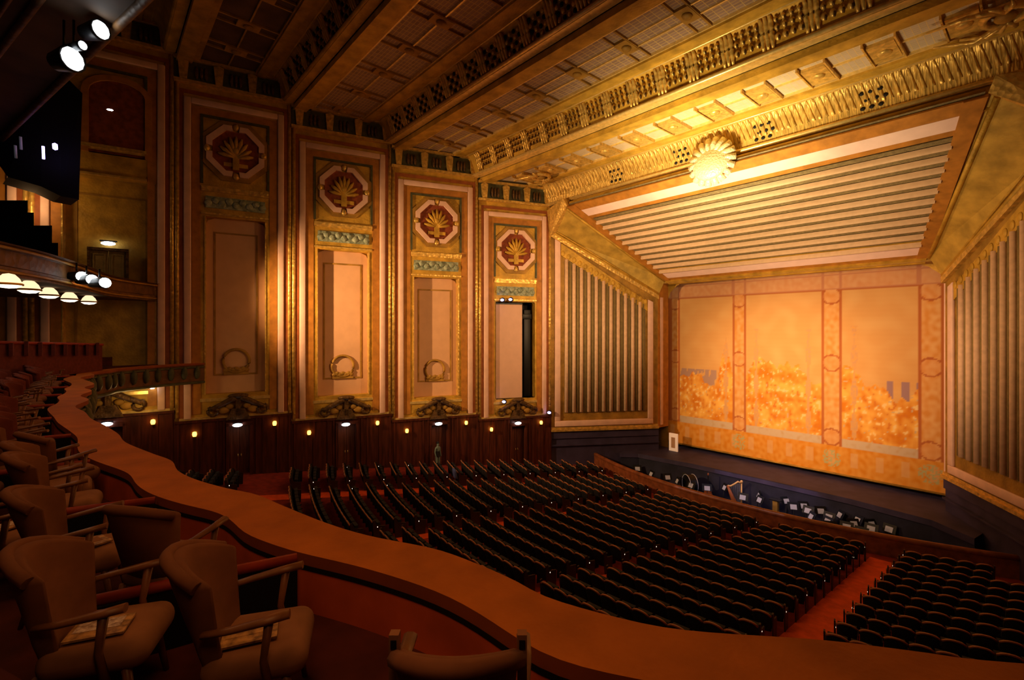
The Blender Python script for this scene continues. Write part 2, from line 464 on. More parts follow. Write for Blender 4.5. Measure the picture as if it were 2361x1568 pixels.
        # door
        z0 = floor_z(*tf((cu, 0, 0))[:2]); da, db, dz = U(.44), U(.62), floor_z(*BX[b]) + 2.55
        d = struct('door_%d' % b)
        m = MB(tf); mid = (da + db) / 2
        for ua, ub in ((da, mid - .01), (mid + .01, db)):
            m.box(ua, ub, -.32, -.25, fz if 0 else z0 - .1, dz)
            m.ring(rect(ua + .06, ub - .06, z0 + .2, dz - .12), rect(ua + .12, ub - .12, z0 + .26, dz - .2), -.25, -.22)
        m.build('door_leaf', M['wood_lt'], d)
        m = MB(tf); m.ball((mid - .08, -.2, z0 + 1.05), .03, .03, .08); m.ball((mid + .08, -.2, z0 + 1.05), .03, .03, .08)
        m.build('door_handle', M['gold_fillet'], d)
        # white lamp above the door
        loc = tf((cu - .04, .3, w - .42))
        t = thing('door_lamp', 'small white lamp above the wooden door of the %s' % nm, 'lamp', loc, 0, 'white lamps over the side doors')
        m = MB(tf); m.box(cu - .26, cu + .2, .2, .34, w - .36, w - .30); m.build('bracket', M['black'], t, loc=loc)
        m = MB(tf); m.ball((cu - .04, .34, w - .43), .25, .12, .10); m.build('bulb', M['lamp_w'], t, loc=loc)
    for f, nmx in ((.16, 'back'), (.84, 'stage')):
        if b == 1 and f < .5: continue
        if b == 0: continue
        zz = w - (.75 if f < .5 else .52)
        loc = tf((U(f), .2, zz))
        t = thing('wall_sconce', 'small amber sconce on the wood wainscot, %s side of the %s' % (nmx, nm), 'sconce', loc, 0, 'amber sconces along the wainscot')
        m = MB(tf); m.box(U(f) - .05, U(f) + .05, .12, .26, zz - .22, zz - .10); m.build('bracket', M['metal'], t, loc=loc)
        m = MB(tf); m.lathe([(.0, -.12), (.08, -.11), (.11, .0), (.09, .12), (.0, .15)], (U(f), .28, zz), 10); m.build('lamp_shade', M['lamp_amber'], t, loc=loc)

# speaker screen standing in the opening of the bay nearest the stage, with its small lights
tf, L = bay_tf(5); w, ft = WT[5], FT[5]; U = lambda f: f * L
loc = tf((U(.40), -.1, w + 1.35))
t = thing('projection_screen', 'tall pale rose screen filling most of the dark opening nearest the stage', 'screen', loc)
m = MB(tf); m.box(U(.225), U(.60), -.18, -.1, w + 1.2, ft - 7.25); m.build('screen_cloth', M['screen'], t, loc=loc)
m = MB(tf); m.box(U(.225), U(.60), -.22, -.04, ft - 7.25, ft - 7.15); m.build('top_batten', M['metal'], t, loc=loc)
m = MB(tf); m.box(U(.225), U(.60), -.22, -.06, w + 1.1, w + 1.2); m.build('bottom_batten', M['metal'], t, loc=loc)
loc = tf((U(.68), -.5, w + 1.35))
m = MB(tf); m.box(U(.64), U(.74), -.95, -.35, w + 1.36, ft - 7.6); m.box(U(.62), U(.75), -.9, -.3, ft - 8.3, ft - 7.9)
tag(m.build('line_array_speaker', M['metal'], loc=loc, bevel=.04), 'tall black loudspeaker column in the gap beside the pale screen', 'loudspeaker')
for px, py, lab in ((1159, 692, 'back one of two small violet lights at the top of the pale screen'), (1178, 691, 'stage-side one of two small violet lights at the top of the pale screen'),
                    (1163, 926, 'single small violet light at the foot of the pale screen'), (1267, 951, 'small violet light on the wall corner beside the fluted splay')):
    d = proj(tf((U(.35 if px < 1250 else .97), .1, 0)))[2] - .2
    p = atd(px, py, d)
    t = thing('violet_light', lab, 'light', p, 0, 'small violet lights near the screen')
    m = MB(); m.lathe([(0, .07), (.16, .07), (.18, 0), (.16, -.08), (0, -.08)], p, 12, az=(.6, -.75, 0), ax=(.75, .6, 0), ay=(0, 0, 1)); m.build('housing', M['metal'], t, loc=p)
    m = MB(); m.ball(p + Vector((.06, -.10, 0)), .16, .10, .09); m.build('lens', M['lamp_violet'], t, loc=p)

# the right wall, mirrored and plain where the photo sees almost nothing of it
wr = struct('wall_right')
for b in (3, 4, 5):
    tf, L = bay_tf(b, 1); ft, w = FT[b], WT[b]
    m = MB(tf); m.box(0, L, -.6, 0, w, ft + 1.5); m.build('bay_facade', M['gold_dark'], wr)
    m = MB(tf); m.box(0, L, -.5, .12, floor_z(*BX[b]) - 1.5, w); m.build('wainscot', M['wood'], wr)
    m = MB(tf); m.box(0, L, 0, .3, ft, ft + .14); m.box(0, L, 0, .14, ft + .14, ft + 1.4); m.build('frieze', M['gold_leaf'], wr)

# ------------------------------------------------------------------ stepped ceiling with gilded coves
ce = struct('ceiling')
STEP = [(-8.0, None), (-2.4, 14.85), (3.2, 13.46)]
def levels(b):                      # (ceiling height, start Y, end Y, drop to)
    return (FT[b - 1] if b else 17.7), BX[b][1], BX[b + 1][1], FT[b]
for b in range(6):
    c, y0, y1, f = levels(b)
    yc = y1 - .95                   # cove begins
    W0, W1 = wall_w(y0 + .01) + .3, wall_w(y1 - .01) + .3
    Wm = wall_w(yc) + .3
    dark = b < 3  # rear bays take darker materials, putting their dimness into the colour
    # flat panel
    m = MB()
    m.add([(-W0, y0, c), (W0, y0, c), (Wm, yc, c), (-Wm, yc, c), (-W0, y0, c + .3), (W0, y0, c + .3), (Wm, yc, c + .3), (-Wm, yc, c + .3)],
          [(0, 1, 2, 3), (4, 7, 6, 5), (0, 4, 5, 1), (1, 5, 6, 2), (2, 6, 7, 3), (3, 7, 4, 0)])
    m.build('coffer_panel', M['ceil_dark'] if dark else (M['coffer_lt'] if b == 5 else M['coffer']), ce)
    # longitudinal border mouldings under the panel
    m = MB()
    for ya, yb, dz in ((y0 + .05, y0 + .75, .30), (y0 + .75, y0 + 1.0, .14), (yc - .9, yc - .45, .22), (yc - .45, yc, .10)):
        m.box(-W0, W0, ya, yb, c - dz, c + .02)
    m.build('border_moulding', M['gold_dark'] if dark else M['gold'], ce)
    m = MB()
    for ya in (y0 + 1.0, yc - .98): m.box(-Wm, Wm, ya, ya + .07, c - .12, c)
    yA, yB = y0 + 1.3, yc - 1.2
    for q in ((1 / 3, 2 / 3) if b == 4 else (.5,)):
        yq = yA + (yB - yA) * q; m.box(-Wm, Wm, yq - .035, yq + .035, c - .07, c)
    m.build('gilt_line', M['gold_dark'] if dark else M['gold_fillet'], ce)
    # cross straps and bosses
    sp = 2.75 if b != 5 else 2.2
    n = int(Wm / sp)
    m = MB()
    for k in range(-n, n + 1):
        x = k * sp + (sp / 2 if b == 5 else 0)
        if abs(x) > Wm - .5: continue
        if b == 5:
            m.box(x - .42, x + .42, yA + .3, yB, c - .14, c); m.ball((x, (yA + .3 + yB) / 2, c - .14), .26, .26, .12)
            m.box(x - .52, x - .46, yA, yB + .2, c - .18, c); m.box(x + .46, x + .52, yA, yB + .2, c - .18, c)
        else:
            m.box(x - .34, x - .26, y0 + 1, yc - .9, c - .10, c); m.box(x + .26, x + .34, y0 + 1, yc - .9, c - .10, c)
            ym = (yA + yB) / 2; m.box(x - .3, x + .3, ym - .5, ym + .5, c - .12, c); m.ball((x, ym, c - .14), .2, .24, .12)
    m.build('cross_strap', M['gold_dark'] if dark else (M['gold_leaf'] if b == 5 else M['gold_dark']), ce)
    # cove dropping to the next level
    prof = [(yc, c)]
    for k in range(9):
        a = PI / 2 * k / 8
        prof.append((yc + .12 + .62 * math.sin(a) ** 1.0 * .55, c - .12 - (c - f - .34) * (1 - math.cos(a)) ** .9))
    prof = [(yc - .02, c - .10), (yc + .08, c - .12)] + [(yc + .10 + .42 * (k / 8) ** .6, c - .14 - (c - f - .36) * k / 8) for k in range(9)]
    m = MB()
    m.strip([(-W1 - .2, y, z) for y, z in prof], [(W1 + .2, y, z) for y, z in prof], 0, True)
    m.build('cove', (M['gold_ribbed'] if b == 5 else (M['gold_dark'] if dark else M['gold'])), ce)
    m = MB()
    yf = yc + .52
    m.tube([(-W1, yf - .02, f + .12), (W1, yf - .02, f + .12)], .10, 10)
    m.box(-W1, W1, yf, y1 + .1, f, f + .22)
    m.tube([(-W1, yc - .05, c - .08), (W1, yc - .05, c - .08)], .05, 8)
    m.build('fillet', M['gold_fillet'] if not dark else M['gold'], ce)
    if b in (2, 3, 4):
        # consoles with a leaf group between each pair
        mc, ml, mh = MB(), MB(), MB()
        sp = 1.53
        n = int((W1 - .4) / sp)
        for k in range(-n, n + 1):
            x = k * sp + .05
            pts = [(x, y - .06, z) for y, z in prof[1:]]
            for q in (-.17, 0, .17): mc.tube([(x + q, p[1] - .03, p[2]) for p in pts], [.05 + .06 * math.sin(PI * i / (len(pts) - 1)) for i in range(len(pts))], 6)
            H = c - f
            for j in range(4):
                xx = x + .36 + j * .27
                if xx > W1: continue
                if b == 4:
                    for zz, rr, yo in ((f + H * .36, .085, .40), (f + H * .58, .07, .28), (f + H * .75, .06, .16)):
                        yy = yc + yo - .02
                        ml.ball((xx, yy, zz + .05), rr * 1.35, .11, rr * 1.8, 0, 8, 5)
                        mh.ball((xx + .07, yy - .06, zz - .05), rr * .62, .08, rr * 1.35, 0, 6, 4)
                else:
                    for i in range(4):
                        zz = f + H * (.26 + .16 * i); yy = yc + .46 - .09 * i
                        (mh if (i + j) % 2 else ml).ball((xx, yy - .03, zz), .10, .07, .11, 0, 6, 4)
        mc.build('console', M['gold_leaf'] if b != 2 else M['gold'], ce)  # dimness of the rear beam put into duller gold
        ml.build('leaf_carving', M['gold_leaf'] if b != 2 else M['gold_dark'], ce)
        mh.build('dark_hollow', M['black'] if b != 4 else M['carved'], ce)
    if b == 5:
        m = MB()
        for X in (-6.5, -2.0, 2.4, 6.8):
            for r_ in range(3):
                for q in range(3):
                    zz = f + .42 + .3 * r_
                    yy = yc + .10 + .42 * ((c - .14 - zz) / (c - f - .36)) ** .6
                    m.ball((X + (q - 1) * .32 + (.16 if r_ % 2 else 0), yy - .02, zz), .10, .05, .09, 0, 8, 5)
        m.build('pierced_hole', M['black'], ce)
        m = MB()          # swept gadroon ribs over the cove
        n = int(W1 / .26)
        for k in range(-n, n + 1):
            x = k * .26
            m.tube([(x + .28 * i / 8, prof[2 + i][0] - .01, prof[2 + i][1]) for i in range(0, 7)], [.035 + .035 * (i / 6) for i in range(7)], 6)
        m.build('gadroon', M['gold_ribbed'], ce)

# gilt shell at the middle of the arch
loc = Vector((0, 24.55, 9.0))
t = thing('shell_ornament', 'bright gilt shell at the middle of the arch cornice', 'ornament', loc)
m = MB(); m.lathe([(0, .50), (.45, .47), (.80, .34), (1.0, .14), (1.05, -.05), (0, -.05)], loc + Vector((.05, -.1, -.12)), 24, ax=(1, 0, 0), ay=(0, .35, .94), az=(0, -.94, .35))
m.build('disc', M['shell'], t, loc=loc)
m = MB()
for k in range(18):
    a = 2 * PI * k / 18
    for r0, r1 in ((.25, 1.22),):
        c0 = loc + Vector((.05, -.36, .0)); dx, dz = math.cos(a), math.sin(a)
        m.tube([c0 + Vector((dx * r0, .0, dz * r0 - .12)), c0 + Vector((dx * .8, .06, dz * .8 - .12)), c0 + Vector((dx * r1, .30, dz * r1 - .12))], [.06, .14, .17], 8)
m.build('petal', M['shell'], t, loc=loc)

# winged ornaments at both ends of the last coffered strip
for sx, lab in ((1, 'gilt winged ornament at the right end of the ceiling strip before the arch'), (-1, 'gilt winged ornament at the far left end of the ceiling strip before the arch')):
    loc = Vector((sx * 10.9, 22.6, 10.55))
    t = thing('winged_ornament', lab, 'ornament', loc, 0, 'winged ornaments on the ceiling strip')
    m = MB(); m.tube([loc + Vector((.55 * math.cos(a), .6 * math.sin(a), -.14)) for a in [PI * 2 * k / 20 for k in range(20)]], .13, 8, closed=True); m.build('wreath', M['gold_leaf'], t, loc=loc)
    for q in (-1, 1):
        m = MB()
        for k in range(4): m.tube([loc + Vector((0, q * .35, -.2)), loc + Vector((-.35 * k + .2, q * (.75 + .08 * k), -.26)), loc + Vector((-.7 * k + .2, q * (.95 - .1 * k), -.12))], [.08, .09, .04], 6)
        m.build('wing', M['gold_leaf'], t, loc=loc)
    m = MB(); m.ball(loc + Vector((0, 0, -.2)), .3, .3, .16); m.build('boss', M['gold_dark'], t, loc=loc)

# ------------------------------------------------------------------ proscenium: two fluted splays, ribbed splay ceiling, chamfer bands
pr = struct('wall_proscenium')
SO, SI = Vector((12.75, 25.45)), Vector((8.25, 32.6))       # outer and inner foot of the right splay
SV = SI - SO; SL = SV.length; SE = SV / SL
ZB = -7.45                                                 # foot of the splay
def top_z(q): return 7.3 + (2.75 - 7.3) * q                # slanting top of the splay wall, q from outer to inner
for side in (-1, 1):
    nrm = Vector((-SE.y, SE.x)) if False else Vector((SE.y, -SE.x)) * -1
    def tf(v, side=side):
        p = SO + SE * v[0] + Vector((-SE.y, SE.x)) * v[1]
        return Vector((p.x * side, p.y, v[2]))
    # plain ground
    m = MB(tf); m.prism([(0, ZB), (SL, ZB), (SL, top_z(1)), (0, top_z(0))], -.4, 0); m.build('splay_ground', M['gold_dark'], pr)
    # pink frame: foot, two uprights
    fa, fb, zf = .30, SL - .42, ZB + .35
    m = MB(tf)
    m.box(fa, fb, 0, .14, zf, zf + .42)
    m.prism([(fa, zf + .42), (fa + .42, zf + .42), (fa + .42, top_z(fa / SL) - .55), (fa, top_z(fa / SL) - .3)], 0, .14)
    m.prism([(fb - .42, zf + .42), (fb, zf + .42), (fb, top_z(fb / SL) - .75), (fb - .42, top_z(fb / SL) - .55)], 0, .14)
    m.build('pink_frame', M['pink'], pr, bevel=.04)
    # foot mouldings
    m = MB(tf); m.box(0, SL, 0, .22, ZB, ZB + .16); m.box(0, SL, 0, .12, ZB + .16, ZB + .30); m.build('foot_moulding', M['gold_leaf'], pr)
    # flutes
    n = 11; a0, a1 = fa + .75, fb - .62; stp = (a1 - a0) / n
    mt, mo = MB(tf), MB(tf)
    for k in range(n):
        u = a0 + stp * k; zt = top_z(u / SL) - 1.35 - .05
        mo.box(u - .02, u + stp + .02, 0, .03, zf + 1.0, zt - .1)
        mt.tube([(u + stp * .22, .07, zf + 1.05), (u + stp * .22, .07, zt)], stp * .23, 8)
        mo.tube([(u + stp * .70, .02, zf + 1.05), (u + stp * .70, .02, zt - .15)], stp * .18, 8)
    mt.build('rose_flute', M['tan_flute'], pr); mo.build('olive_flute', M['olive'], pr)
    m = MB(tf)
    m.prism([(fa + .45, top_z(fa / SL) - 1.5), (fb - .45, top_z(fb / SL) - 1.45), (fb - .45, top_z(fb / SL) - .75), (fa + .45, top_z(fa / SL) - .6)], 0, .09)
    k = 0
    while k < 16:
        u = fa + .6 + (fb - fa - 1.2) * k / 15; m.ball((u, .1, top_z(u / SL) - 1.05), .15, .06, .2); k += 1
    m.build('scalloped_band', M['gold'], pr)
    m = MB(tf)
    m.prism([(0, top_z(0) - .32), (SL, top_z(1) - .32), (SL, top_z(1)), (0, top_z(0))], 0, .2)
    m.build('slanting_moulding', M['gold_leaf'], pr)
    # chamfer band between splay wall and splay ceiling
    A0, A1 = tf((0, .05, top_z(0) - .05)), tf((SL, .05, top_z(1) - .05))
    B0, B1 = Vector((side * 10.35, 24.75, 8.72)), Vector((side * 7.55, 32.55, 3.95))
    m = MB(); m.quad(A0, A1, B1, B0); up = Vector((0, .3, .5))
    m.quad(A0 + up, A1 + up, B1 + up, B0 + up); m.build('chamfer_band', M['chamfer'], pr)
    m = MB()
    for f in (.06, .14, .90):
        m.tube([A0.lerp(B0, f), A1.lerp(B1, f)], .11 if f != .14 else .05, 8)
    m.build('band_moulding', M['gold'], pr)
    m = MB()           # carved end block at the outer end
    p, q = A0.lerp(B0, .0), A0.lerp(B0, 1)
    cx = (p + q) / 2
    m.add([p + Vector((0, -.15, -.3)), q + Vector((0, -.15, 0)), q + Vector((side * .2, -.35, .5)), p + Vector((side * .6, -.15, 1.6)), p + Vector((0, .3, -.3)), q + Vector((0, .3, 0)), q + Vector((side * .2, .3, .5)), p + Vector((side * .6, .3, 1.6))],
          [(0, 1, 2, 3), (0, 4, 5, 1), (1, 5, 6, 2), (3, 2, 6, 7), (0, 3, 7, 4)])
    m.build('carved_end_block', M['gold_leaf'], pr)
    # reveal strip between the splay and the curtain opening
    m = MB()
    x0, y0_, x1, y1_ = SI.x, SI.y, 8.12, 33.9
    m.add([(side * x0, y0_, ZB), (side * x1, y1_, ZB), (side * x1, y1_, 3.7), (side * x0, y0_, 3.7)], [(0, 1, 2, 3)])
    m.add([(side * x1, y1_, -9.2), (side * (x1 + 2.5), y1_ + .1, -9.2), (side * (x1 + 2.5), y1_ + .1, 4.2), (side * x1, y1_, 4.2)], [(0, 1, 2, 3)], 1)
    m.box(*sorted((side * 8.16, side * 8.30)), 32.9, 33.2, ZB + .2, 2.6, 2)
    m.build('opening_reveal', [M['terra'], M['gold_dark'], M['pink']], pr)
    # dark base below the splay
    def tb(v, side=side):
        p = SO + SE * v[0] + Vector((-SE.y, SE.x)) * v[1]
        return Vector((p.x * side, p.y, v[2]))
    m = MB(tb); m.box(-.2, SL + .1, -.45, -.05, -12, ZB)
    m.box(-.2, SL + .05, -.05, .12, -8.55, -8.45); m.box(-.2, SL + .05, -.05, .06, ZB - .55, ZB - .05)
    m.build('dark_base', M['stage'], pr)

# splay ceiling (underside slopes down towards the curtain)
CA0, CA1 = Vector((10.2, 24.85, 8.62)), Vector((7.5, 32.7, 3.85))
def cs(x, q, h=0):        # q 0 outer .. 1 inner, x in -1..1, h below the surface
    p = CA0.lerp(CA1, q)
    return Vector((x * p.x, p.y - h * .52, p.z - h * .85))
m = MB(); m.quad(cs(-1, -.03, -.05), cs(1, -.03, -.05), cs(1, 1.03, -.05), cs(-1, 1.03, -.05)); m.build('splay_ceiling_ground', M['olive_rib'], pr)
def slat(m, q0, q1, h, mi=0, x=1.):
    m.add([cs(-x, q0, 0), cs(x, q0, 0), cs(x, q0, h), cs(-x, q0, h), cs(-x, q1, h), cs(x, q1, h), cs(x, q1, 0), cs(-x, q1, 0)],
          [(0, 1, 2, 3), (3, 2, 5, 4), (4, 5, 6, 7), (0, 3, 4, 7), (1, 6, 5, 2)], mi)
m = MB(); slat(m, -.02, .045, .10); slat(m, .115, .15, .06); slat(m, .955, .985, .1)
for sx in (-1, 1):
    A = [cs(sx * .945, q, h) for q, h in ((-.02, 0), (-.02, .16), (.99, .16), (.99, 0))]; B = [cs(sx * 1.01, q, h) for q, h in ((-.02, 0), (-.02, .16), (.99, .16), (.99, 0))]
    m.add(A + B, [(0, 1, 2, 3), (1, 5, 6, 2), (4, 7, 6, 5), (0, 4, 5, 1)])
m.build('terracotta_border', M['terra'], pr)
m = MB(); slat(m, .045, .115, .12, 0, .955); slat(m, .895, .955, .12, 0, .955); m.build('pink_border', M['pink_lit'], pr)
m = MB(); m.box(-10.6, 10.6, 25.2, 25.5, 8.3, 9.3); slat(m, .985, 1.03, .2); slat(m, .84, .86, .05); m.tube([(-10.9, 24.98, 8.90), (10.9, 24.98, 8.90)], .17, 10); m.build('gilt_border', M['gold'], pr)
n = 11; q0, q1 = .155, .885
mc, mo = MB(), MB()
for k in range(n):
    a = q0 + (q1 - q0) * k / n; s_ = (q1 - q0) / n
    A = []; B = []
    for i in range(7):
        t_ = i / 6; A.append(cs(-.95, a + s_ * (.50 + .49 * t_), .04 + .22 * math.sin(PI * t_))); B.append(cs(.95, a + s_ * (.50 + .49 * t_), .04 + .22 * math.sin(PI * t_)))
    mc.strip(A, B, 0, True)
    slat(mo, a + s_ * .05, a + s_ * .42, .05, 0, .95)
mc.build('cream_rib', M['cream'], pr); mo.build('olive_rib', M['olive_rib'], pr)  # the two rib colours also carry their lit and dark sides
# head of the curtain opening
m = MB(); m.box(-8.3, 8.3, 32.6, 33.95, 3.62, 4.1); m.box(-10, 10, 33.6, 33.9, 3.9, 8); m.build('opening_head', M['gold_dark'], pr)
m = MB()
for sx in (-1, 1):
    m.add([(sx * 8.2, 33.88, 3.7), (sx * 8.2, 33.88, 2.4), (sx * 7.95, 33.88, 3.0), (sx * 7.4, 33.88, 3.5), (sx * 6.9, 33.88, 3.7)], [(0, 1, 2, 3, 4)])
m.build('opening_bracket', M['gold'], pr)

# ------------------------------------------------------------------ painted stage curtain (a plain generic design of panels, columns and mottled colour)
YC = 34.6
cux0, cux1, cuz0, cuz1 = -9.2, 9.2, -8.85, 4.3
nx, nz = 250, 180
XA = [aty(p, YC) for p in (1548, 1566, 1690, 1718, 1897, 1938, 2118, 2175)]   # column edges across the cloth
def lerp3(a, b, t): return tuple(a[i] + (b[i] - a[i]) * t for i in range(3))
def curtain_col(X, Z):
    n1 = noise.noise((X * 1.2, Z * 1.2, 0)); n2 = noise.noise((X * 4.2, Z * 3.4, 5)); n3 = noise.noise((X * 9, Z * 7, 9))
    ground = (.64, .355, .13); col = (.62, .27, .06); line = (.42, .13, .04); stripe = (.55, .42, .30)
    top, bot, floor_ = 2.55, -7.15, -8.9
    k = sum(X > a for a in XA)
    edge = min(abs(X - a) for a in XA)
    if k in (2, 4, 6) and bot < Z < top:           # the three wide panels
        c = ground
        wv = .5 + .5 * math.sin(Z * 22)            # fine weave rows
        c = lerp3(c, (.58, .31, .10), .16 * wv)
        c = lerp3(c, (.72, .47, .20), max(0, min(.5, n1 * .5 + .1)))
        crowd = -3.6 + 1.1 * noise.noise((X * .9, 3.1, 0)) + .5 * noise.noise((X * 3, 1, 0)) + (1.5 if k == 4 else 0) * math.exp(-((X + 0.5) / 2.4) ** 2)
        if k == 2 and X > XA[2] - 1.2: crowd += 2.2 * (1 - abs(X - XA[2] + .55) / .65) if abs(X - XA[2] + .55) < .65 else 0
        if k == 6 and X < XA[5] + 1.6: crowd += 1.6 * (1 - (X - XA[5]) / 1.6)
        if Z < crowd:
            m_ = n1 * .9 + n2 * .55 + .5
            c = lerp3((.62, .20, .015), (.82, .46, .10), max(0, min(1, m_)))
            if n2 + n3 * .5 > .42: c = (.80, .56, .24)
            if n2 + n3 * .5 < -.50: c = (.60, .19, .03)
            if noise.noise((X * 7, Z * 5, 21)) > .52: c = (.55, .40, .24)
        elif k == 2 and -4.1 < Z < -2.9 and X < XA[2] - 1.2 and noise.noise((X * 5, Z * 2, 2)) > -.25: c = (.40, .25, .20)
        elif k == 6 and -4.9 < Z < -2.9 and X > XA[5] + 2.0 and math.sin(X * 9.2) > .1: c = (.33, .20, .22)
        for xs, zt in ((-3.9 if k == 2 else 99, -.5), (XA[3] + .75 if k == 4 else 99, .2), (XA[4] - .8 if k == 4 else 99, .1), (XA[5] + .7 if k == 6 else 99, .3)):
            if abs(X - xs) < .11 + .06 * math.sin(Z * 3) and Z < zt: c = lerp3((.72, .36, .07), (.5, .3, .2), .5 + .5 * n3)
        if Z < bot + .55: c = lerp3(stripe, (.5, .3, .13), max(0, n2))
        if edge < .05 or Z > top - .07: c = line
        return c
    if k in (3, 5, 1, 7) or Z >= top or Z <= bot:
        c = lerp3(col, (.70, .40, .16), max(0, min(1, .5 + n2)))
        if edge < .09: c = line
        if k in (3, 5, 1, 7) and bot < Z < top:
            xm = (XA[k - 1] + XA[k]) / 2
            for zc in (-2.0, 2.2, -6.6):
                r = math.hypot(X - xm, Z - zc)
                if abs(r - .5) < .045: c = line
                elif r < .48: c = lerp3(c, (.64, .28, .12), .3)
        if Z >= top:
            if abs(Z - top) < .07 or abs(Z - top - .95) < .05: c = line
            c = lerp3(c, (.60, .32, .20), .5)
        if Z <= bot:
            c = lerp3((.60, .215, .015), (.66, .31, .06), max(0, min(1, .5 + n2)))
            if math.sin(X * 5.2) > .55 and bot - 1.15 < Z < bot - .3: c = lerp3(c, (.64, .40, .20), .5)
            if k in (3, 5, 7) and n3 > 0 and math.hypot(X - (XA[k - 1] + XA[k]) / 2, (Z - bot + .75)) < .55: c = (.42, .38, .18)
        return c
    return line
vs, fs, cols = [], [], []
for j in range(nz + 1):
    for i in range(nx + 1):
        X = cux0 + (cux1 - cux0) * i / nx; Z = cuz0 + (cuz1 - cuz0) * j / nz
        vs.append((X, YC + .012 * math.sin(X * 3.1), Z)); cols.append(curtain_col(X, Z))
for j in range(nz):
    for i in range(nx):
        a = j * (nx + 1) + i; fs.append((a, a + 1, a + nx + 2, a + nx + 1))
me = bpy.data.meshes.new('stage_curtain'); me.from_pydata(vs, [], fs); me.update()
ca = me.color_attributes.new('paint', 'FLOAT_COLOR', 'POINT')
ca.data.foreach_set('color', [x for c in cols for x in (*c, 1.)])
me.materials.append(vcol_mat('painted_cloth'))
cu = bpy.data.objects.new('stage_curtain', me); COL.objects.link(cu)
tag(cu, 'huge painted gold and orange stage curtain filling the proscenium opening', 'curtain')
m = MB(); m.tube([(cux0, YC, cuz0), (cux1, YC, cuz0)], .07, 8); m.build('bottom_batten', M['gold_dark'], cu)

# ------------------------------------------------------------------ stage, pit, auditorium floor
m = MB()
ap = [(-9.6, 29.6), (-8.6, 30.5), (-4.5, 31.0), (0, 31.1), (4.5, 31.0), (8.0, 30.5), (9.6, 29.2)]
back = [(-11, 37), (-8.6, 37), (-4.5, 37), (0, 37), (4.5, 37), (8.0, 37), (11, 37)]
Zs = -9.15
m.strip([(x, y, Zs) for x, y in ap], [(x, y, Zs) for x, y in back])
m.strip([(x, y, Zs) for x, y in ap], [(x, y, Zs - .30) for x, y in ap])
m.strip([(x, y + .12, Zs - .30) for x, y in ap], [(x, y + .12, -12) for x, y in ap], 1)
o = m.build('stage_floor', [M['stage'], M['pit']]); tag(o, kind='structure')
m = MB(); m.box(-11, 11, 36.5, 36.8, -9.2, 9); o = m.build('wall_backstage', M['black']); tag(o, kind='structure')
# floor of the pit
m = MB(); m.box(-12.5, 12.5, 24.5, 33.5, -11.45, -11.3); o = m.build('pit_floor', M['pit']); tag(o, kind='structure')
# raked auditorium floor: rings about (0, 51)
m = MB()
Rs = [25.1 + 1.5 * k for k in range(24)]; AS = [R_(-36 + 3 * k) for k in range(25)]
for r0, r1 in zip(Rs, Rs[1:]):
    A = [(r0 * math.sin(a), 51 - r0 * math.cos(a), -10.15 + .085 * (r0 - 25)) for a in AS]
    B = [(r1 * math.sin(a), 51 - r1 * math.cos(a), -10.15 + .085 * (r1 - 25)) for a in AS]
    m.strip(A, B)
o = m.build('floor', M['carpet']); tag(o, kind='structure')

def aisle_x(i, Y):
    return (-(51 - Y) * math.tan(R_(17.2)), -(51 - Y) * math.tan(R_(8.2)), 1.4 + (Y - 17.5) * .14, 7.1)[i]
AISLE_HALFS = (.48, .28, .16, .60)
WH2 = ['far left aisle', 'left aisle', 'middle aisle', 'right aisle']
AN = ['orange-red carpet strip of the aisle nearest the side wall', 'orange-red carpet strip of the aisle left of centre', 'orange-red carpet strip of the aisle right of centre', 'broad orange-red carpet strip of the long open aisle at right']
for i in range(4):
    m = MB(); ys = [5 + .75 * k for k in range(30)]; AISLE_HALF = AISLE_HALFS[i] + .02
    A, B = [], []
    for Y in ys:
        x = aisle_x(i, Y)
        if math.hypot(x, Y - 51) < 25.5: break
        A.append((x - AISLE_HALF + .04, Y, floor_z(x - AISLE_HALF, Y) + .02)); B.append((x + AISLE_HALF - .04, Y, floor_z(x + AISLE_HALF, Y) + .02))
    m.strip(A, B)
    tag(m.build('aisle_carpet', M['carpet_aisle']), AN[i], 'carpet', 'aisle carpets')
m = MB(); A, B = [], []
for k in range(12):
    Y = 18 + .75 * k; x = wall_w(Y) - .15
    if Y > 25.4: x = 12.75 - (Y - 25.45) * .63 - .2
    A.append((x - 1.15, Y, floor_z(x - 1.1, Y) + .02)); B.append((x, Y, floor_z(x, Y) + .02))
m.strip(A, B); tag(m.build('aisle_carpet', M['carpet_aisle']), 'dark red carpet strip along the wall at the far right', 'carpet', 'aisle carpets')

# pit rail: curved wooden wall with a moulded cap
pa = [R_(-26 + 2 * k) for k in range(27)]
def arc(R, z): return [(R * math.sin(a), 51 - R * math.cos(a), z) for a in pa]
t = thing('pit_rail', 'curved brown wooden rail between the front seats and the orchestra pit', 'rail', (0, 25.9, -10.1))
m = MB(); m.strip(arc(25.2, -10.3), arc(25.2, -9.35)); m.strip(arc(25.2, -9.35), arc(24.98, -9.35)); m.strip(arc(24.98, -9.35), arc(24.98, -12)); m.build('rail_panel', M['pit_rail'], t, loc=t.location)
m = MB(); m.tube(arc(25.1, -9.30), .14, 8); m.build('rail_cap', M['pit_rail'], t, loc=t.location)

